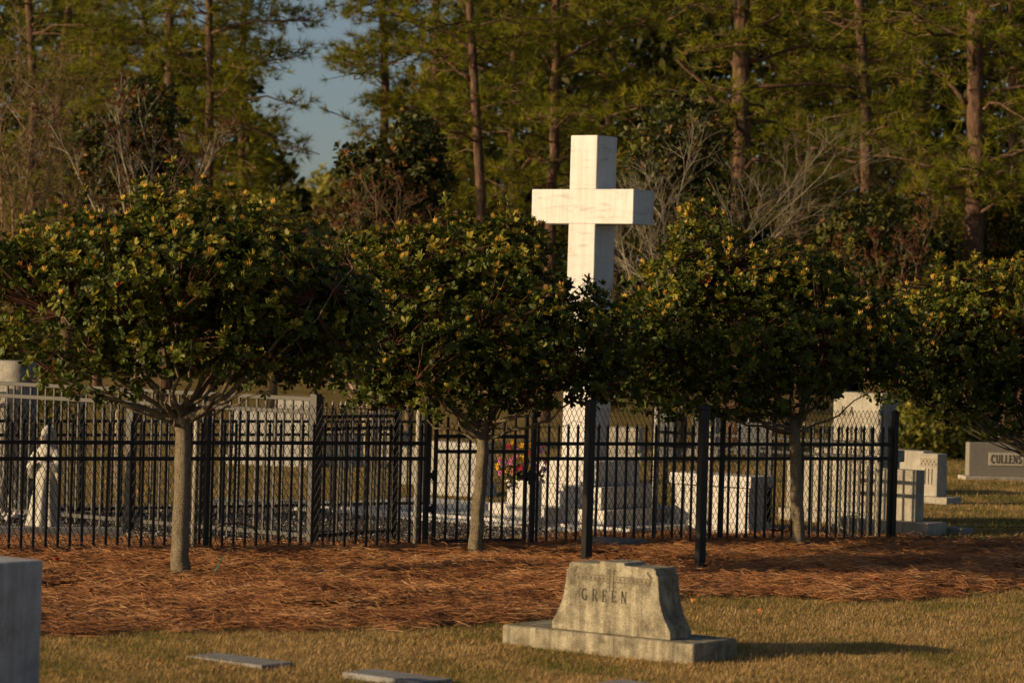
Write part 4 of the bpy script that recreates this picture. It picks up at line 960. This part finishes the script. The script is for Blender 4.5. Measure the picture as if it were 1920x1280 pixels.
# (label, trunk pixels low to high, depth, radius, foliage from, to, limbs, ...)
pine('thick straight pine right of the cross with two bowed lower limbs', [(1388, 470), (1390, 250), (1391, 30)], 58, .215, 4.2, 12, 34,
     [([(1372, 240), (1330, 222), (1270, 224), (1200, 250)], .07, 8), ([(1372, 262), (1320, 254), (1296, 290)], .055, 2), ([(1366, 226), (1320, 160), (1268, 112)], .06, 3), ([(1408, 214), (1414, 208)], .05, 0), ([(1395, 60), (1460, 30), (1530, -30)], .05, 16), ([(1385, 40), (1300, 10), (1250, 40)], .05, 18)], 3.0, 12, 31)
pine('slim bare trunked pine left of the cross, leaning slightly', [(905, 470), (897, 300), (888, 130)], 62, .115, 5.6, 12.5, 30,
     [([(882, 152), (850, 125), (812, 95)], .045, 5), ([(890, 100), (840, 60), (800, 70)], .05, 14)], 3.0, 12, 32)
pine('forked pine rising directly behind the cross arm', [(1036, 360), (1042, 180), (1042, 30)], 66, .135, 4.6, 12.5, 32,
     [([(1036, 300), (990, 300), (960, 340), (940, 360)], .05, 5), ([(1040, 118), (1050, 60), (1062, 0)], .07, 8), ([(1034, 130), (1012, 98)], .045, 0), ([(1055, 110), (1130, 70), (1180, 50)], .05, 16), ([(1044, 318), (1062, 292)], .04, 0), ([(1034, 95), (990, 60), (950, 85)], .05, 14)], 3.0, 12, 33)
pine('dark slender pine second from the right edge', [(1626, 400), (1622, 200), (1612, 0)], 63, .15, 4.0, 12, 34,
     [([(1622, 160), (1600, 132), (1560, 145), (1500, 160), (1440, 190)], .055, 16), ([(1628, 120), (1690, 100), (1760, 80)], .05, 14), ([(1612, 345), (1600, 320)], .06, 0)], 3.0, 12, 34)
pine('sunlit pine near the right edge with forking upper limbs', [(1824, 500), (1830, 300), (1828, 100)], 57, .20, 4.2, 12, 34,
     [([(1812, 192), (1775, 150), (1720, 112)], .06, 6), ([(1820, 160), (1798, 130), (1785, 118)], .045, 0), ([(1812, 300), (1740, 285), (1660, 280)], .045, 8), ([(1835, 110), (1880, 60), (1925, 45)], .06, 14), ([(1812, 350), (1795, 325), (1770, 300)], .04, 0), ([(1845, 330), (1900, 320), (1960, 345)], .05, 12)], 2.8, 12, 35)
pine('slim pine left of the sky gap, trunk half in shade', [(393, 345), (393, 150), (392, -10)], 68, .115, 3.6, 12.5, 36,
     [([(395, 170), (440, 190), (500, 180), (560, 200)], .04, 10), ([(396, 215), (470, 240), (540, 270), (600, 290)], .035, 9), ([(390, 205), (340, 210)], .03, 4), ([(396, 60), (480, 40), (590, 40)], .04, 26), ([(396, 110), (480, 120), (580, 100)], .035, 20)], 2.2, 13, 36)
pine('broad pine half hidden left of the slim pine', [(316, 300), (318, 120), (318, -10)], 76, .18, 4.0, 12.5, 34, [([(310, 120), (250, 110), (190, 125)], .09, 8), ([(300, 90), (200, 60), (120, 80)], .06, 18)], 3.6, 13, 37)
pine('pine with dark trunk right of the sky gap', [(722, 285), (722, 160), (716, 0)], 72, .13, 6.2, 12.5, 30, [([(716, 120), (690, 100), (668, 96), (652, 112)], .025, 6), ([(716, 30), (670, 20), (640, 30)], .03, 8), ([(728, 120), (800, 90)], .04, 12), ([(716, 200), (695, 186), (676, 196)], .02, 4)], 1.1, 14, 38)
for i, (x, Y, lo, rch, lab) in enumerate(((60, 72, 4.2, 3.6, 'hazy pine in the upper left corner'), (180, 82, 3.4, 3.6, 'pale green pine behind the dark evergreen at upper left'), (118, 78, 3.0, 3.4, 'bushy pine beside the hazy pine at upper left'), (275, 86, 2.6, 3.2, 'far pine peeping between the two pines left of the sky gap'), (455, 84, 2.2, 1.7, 'low branched pine between slim pine and sky gap'), (815, 74, 2.2, 1.7, 'dense young pine right of the sky gap'), (965, 80, 1.5, 3.4, 'pine filling the gap behind the leaning slim pine'), (1150, 76, 2.4, 3.4, 'pine standing behind the top of the cross'), (1500, 72, 1.8, 3.4, 'bushy pine right of the thick straight pine'), (1720, 78, 1.5, 3.4, 'pine between the two tall pines at the right'), (1905, 70, 1.5, 3.2, 'pine cut by the upper right edge'))):
    pine(lab, [(x, 420), (x + random.uniform(-8, 8), 200), (x + random.uniform(-12, 12), 0)], Y, .13, lo, 13, 38, (), rch, 13, 50 + i)

def broadleaf(name, label, lobes_px, Y, nros, leaf, mat, group=None, nl=5, trunk=None, cat='tree'):
    lob = []
    for (x, y, rx, ry, dy, rym) in lobes_px:
        c_ = W(x, y, Y + dy); k = (Y + dy) / F_PX; lob.append((c_.x, c_.y, c_.z, rx * k, rym, ry * k))
    gx = lob[0][0] if trunk is None else W(trunk, 500, Y).x; root = thing(name, label, cat, (gx, Y, 0), 0, group)
    b = MB(); top_ = max(l[2] for l in lob); tr = [Vector((gx, Y, -.1)), Vector((gx + .05, Y, top_ * .4)), Vector((lob[0][0], Y, top_ * .8))]; b.tube(tr, [.09, .07, .03], 8)
    for l in lob: b.tube(bez(tr[1], Vector(((tr[1].x + l[0]) / 2, (tr[1].y + l[1]) / 2, l[2] * .7)), Vector((l[0], l[1], l[2])), 5), [.04, .035, .03, .022, .016, .01], 6)
    b.build('trunk', M['brown_twig'], root, world=True)
    p_, n_ = lobes_sample(lob, nros, .33); k = p_[:, 2] > .02; p_, n_ = p_[k], n_[k]
    Vv, Ff, tt = rosettes(p_, unit(n_ + np.array([[0, 0, .6]]) + rng.normal(size=p_.shape) * .5), nl, leaf, leaf * .42)
    npmesh('crown', Vv, Ff, M[mat], root, tint=tt, kind='stuff'); return root
broadleaf('evergreen_tree', 'dark glossy evergreen behind the bare myrtle at left', [(270, 220, 70, 80, 0, 1.0), (190, 260, 60, 50, 0, .8), (240, 300, 110, 70, 0, 1.2), (230, 380, 120, 90, 0, 1.2), (310, 330, 50, 60, 0, .7)], 60, 2300, .15, 'dark_leaf')
broadleaf('evergreen_tree', 'dark evergreen with reddish leaves right of the sky gap', [(780, 270, 50, 60, 0, .9), (720, 340, 80, 70, 0, 1.1), (790, 340, 60, 80, 0, 1.0), (680, 320, 45, 50, 0, .6), (740, 410, 110, 70, 0, 1.2), (660, 300, 30, 35, 0, .4)], 56, 2600, .14, 'dark_leaf')
broadleaf('evergreen_tree', 'speckled evergreen understory tree right of the cross', [(1290, 260, 80, 90, 0, 1.0), (1230, 300, 70, 80, 0, 1.0), (1310, 380, 90, 80, 0, 1.0), (1210, 400, 70, 80, 0, .9)], 56, 2300, .12, 'dark_leaf')
broadleaf('evergreen_tree', 'low leafy evergreen between the two right hand pines', [(1680, 430, 90, 70, 0, 1.0), (1590, 440, 80, 70, 0, 1.0), (1640, 520, 120, 60, 0, 1.0), (1740, 490, 60, 60, 0, .8)], 56, 2200, .12, 'dark_leaf')
broadleaf('evergreen_tree', 'dark shrubby evergreen low at the right edge', [(1890, 420, 60, 90, 0, 1.0), (1900, 520, 70, 60, 0, 1.0), (1960, 460, 70, 90, 0, 1.0)], 58, 1500, .12, 'dark_leaf')
broadleaf('round_bush', 'yellow green bush behind the carved headstone', [(1755, 812, 80, 60, 0, 1.0), (1700, 830, 45, 50, 0, .8), (1815, 820, 40, 50, .3, .8)], 54, 1300, .13, 'yellow_leaf', None, 6, 1760, 'bush')
broadleaf('round_bush', 'yellow green bush showing at the far left below the first crown', [(20, 640, 80, 70, 0, 1.0), (-60, 620, 80, 90, 0, 1.0), (60, 740, 90, 60, 0, 1.0)], 50, 1300, .12, 'yellow_leaf', None, 6, 20, 'bush')
broadleaf('round_bush', 'lit yellow green bush above the right shoulder of the first crown', [(510, 420, 65, 60, 0, 1.0), (560, 460, 60, 60, 0, 1.0), (480, 480, 70, 80, 0, 1.0), (520, 600, 110, 120, 0, 1.3)], 52, 1700, .12, 'yellow_leaf', None, 6, 515, 'bush')
broadleaf('far_tree', 'round pale green tree far off below the sky gap', [(640, 380, 75, 62, 0, 3.5), (590, 420, 70, 60, 0, 3.0), (660, 470, 100, 90, 0, 4)], 150, 2600, .35, 'yellow_leaf', None, 6, 640)

def bare(name, label, stems, Y, r0, depth, mat, seed, spread=.45, twig=None, cat='shrub', lenk=.72, kids=3, group=None):
    """stems: list of pixel polylines; each sprouts forks of twigs"""
    random.seed(seed); root_p = W(*stems[0][0], Y); root = thing(name, label, cat, (root_p.x, Y, 0), 0, group)
    P0, P1, ra, rb, tips = [], [], [], [], []
    def grow(p_, d, L, r_, k):
        e = p_ + d * L; P0.append(list(p_)); P1.append(list(e)); ra.append(r_); rb.append(r_ * .72)
        if k == 0: tips.append(list(e)); return
        for _ in range(kids if random.random() < .75 else 2):
            nd = (d + Vector((random.gauss(0, spread), random.gauss(0, spread), random.gauss(.10, spread * .7)))).normalized(); grow(e, nd, L * random.uniform(lenk - .17, lenk + .17), r_ * .66, k - 1)
    b = MB()
    for st in stems:
        P = [W(x, y, Y + random.uniform(-.35, .35)) for x, y in st]; P[0] = W(*st[0], Y); sm_ = []
        for i in range(len(P) - 1):
            for q_ in range(3): sm_.append(P[i].lerp(P[i + 1], q_ / 3) + Vector((random.gauss(0, .01), random.gauss(0, .02), 0)))
        sm_.append(P[-1]); b.tube(sm_, [r0 * (1 - .6 * i / len(sm_)) for i in range(len(sm_))], 6)
        L = (P[-1] - P[-2]).length * .45
        for i in range(2, len(sm_)):
            d = (sm_[i] - sm_[i - 1]).normalized()
            for _ in range(2 if i < len(sm_) - 1 else 3): grow(sm_[i], (d + Vector((random.gauss(0, spread), random.gauss(0, spread), random.gauss(0, spread * .6)))).normalized(), L * random.uniform(.5, 1), r0 * .36, depth)
    b.build('stem', M[mat], root, world=True)
    Vv, Ff = segs_mesh(P0, P1, ra, rb, 3); npmesh('twigs', Vv, Ff, M[mat], root, kind='stuff')
    if twig:
        t_ = np.array(tips); Vv, Ff, tt = tufts(t_, np.tile([[0, 0, 1.]], (len(t_), 1)), 5, .09, .016, 1.2); npmesh('seed_heads', Vv, Ff, M[twig], root, tint=tt, kind='stuff')
    return root
bare('bare_shrub', 'bare grey crape myrtle with upright stems above the first crown', [[(215, 560), (190, 420), (130, 290), (95, 235)], [(240, 560), (235, 400), (215, 290)], [(250, 560), (245, 380), (225, 260), (220, 190)], [(260, 560), (285, 400), (285, 300), (262, 220)], [(265, 560), (330, 420), (370, 340), (395, 265)], [(270, 560), (350, 420), (385, 320), (415, 270)], [(255, 560), (260, 420), (250, 330)], [(280, 560), (320, 430), (330, 330)]], 48, .022, 2, 'grey_twig', 61, .4, 'red_seed')
bare('bare_shrub', 'pale leafless shrub fanning out right of the cross', [[(1300, 640), (1340, 520), (1420, 440), (1540, 330)], [(1290, 640), (1330, 500), (1440, 400), (1510, 320)], [(1270, 640), (1260, 520), (1215, 420)], [(1280, 640), (1290, 500), (1270, 390), (1290, 300)], [(1260, 640), (1220, 540), (1170, 480)], [(1290, 640), (1400, 500), (1480, 420)], [(1250, 640), (1230, 500), (1200, 400)], [(1265, 640), (1250, 470), (1240, 380)], [(1240, 640), (1190, 560), (1165, 450)]], 44, .016, 3, 'grey_twig', 62, .42, None, 'shrub', .74)
bare('bare_shrub', 'reddish brown bare shrub left of the second crown', [[(700, 620), (690, 480), (670, 400)], [(710, 620), (730, 480), (750, 400)], [(690, 620), (650, 480), (620, 420)], [(715, 620), (770, 480), (800, 430)], [(700, 620), (710, 470), (705, 380)], [(690, 620), (630, 500), (600, 450)], [(715, 620), (760, 520), (820, 470)]], 46, .012, 2, 'brown_twig', 63, .45, 'red_seed')
bare('bare_shrub', 'thin brown saplings between third and fourth crowns', [[(1640, 640), (1650, 520), (1640, 470)], [(1700, 640), (1720, 500), (1740, 430)], [(1660, 640), (1620, 530), (1600, 490)], [(1680, 640), (1690, 520), (1700, 470)], [(1610, 600), (1680, 550), (1740, 540)]], 46, .012, 2, 'brown_twig', 64, .4, 'red_seed')
bare('twiggy_tree', 'hazy olive brown leafless tree filling the left edge', [[(20, 760), (30, 520), (20, 330), (-20, 200)], [(30, 760), (60, 500), (90, 340), (100, 220)], [(10, 760), (-10, 520), (-40, 360)], [(40, 760), (100, 520), (150, 400)], [(20, 760), (40, 450), (60, 260)], [(40, 760), (110, 580), (170, 500)], [(10, 760), (5, 420), (0, 220)]], 52, .035, 3, 'brown_twig', 65, .5, 'olive_twig', 'tree', .8)
bare('twiggy_tree', 'grey brown thicket of twigs between thick pine and slender pine', [[(1500, 640), (1490, 480), (1480, 380)], [(1510, 640), (1550, 480), (1580, 380)], [(1790, 640), (1780, 460), (1760, 350)], [(1520, 640), (1600, 470), (1650, 380)]], 58, .02, 3, 'brown_twig', 66, .5, 'olive_twig', 'tree', .8)
bare('crape_myrtle', 'tan multi stemmed myrtle trunk rising behind the gate fence', [[(690, 880), (690, 770), (665, 715), (640, 680)], [(694, 880), (696, 770), (690, 720), (680, 640)], [(698, 880), (704, 770), (702, 720), (715, 640)], [(702, 880), (712, 770), (722, 720), (745, 660)], [(690, 880), (684, 780), (674, 740), (650, 640)]], 42, .05, 2, 'myrtle_bark', 67, .4, 'red_seed', 'tree', .7, 2)

# dense woods further back
def woods(N, x0, x1, y_top, Y0, Y1, name, label, leaf=.40):
    Y = rng.uniform(Y0, Y1, N); px = rng.uniform(x0, x1, N); X = Y * (px - 960) / F_PX
    top_ = np.interp(px, *zip(*y_top)); ztop = 2.35 + (590 - top_) * Y / F_PX * 1.0
    f = rng.uniform(0, 1, N); cl = vnoise(px * .02, f * 6, 1.0); Z = f * ztop * (1 + .12 * cl)
    P = np.stack([X, Y, Z], -1) + rng.normal(size=(N, 3)) * .3; P[:, 2] = np.maximum(P[:, 2], .05)
    Vv, Ff, tt = rosettes(P, rng.normal(size=(N, 3)) + [0, 0, .5], 3, leaf * 1.1, leaf * .62, tint=np.clip(.5 + .35 * vnoise(px * .03, Z * 1.3, 1.0) + rng.normal(size=N) * .15, 0, 1))
    o = npmesh(name, Vv, Ff, M['woods_leaf'], tint=tt, kind='stuff'); tag(o, label, 'woods')
woods(20000, 690, 2080, [(690, 350), (760, 270), (830, 90), (900, -60), (1500, -80), (2080, -80)], 96, 112, 'far_woods', 'dark mass of woods behind the pines to the right')
woods(6500, -160, 590, [(-160, 40), (150, 60), (330, 110), (430, 170), (520, 310), (590, 420)], 96, 112, 'low_woods', 'dim brown woods behind the pines to the left')
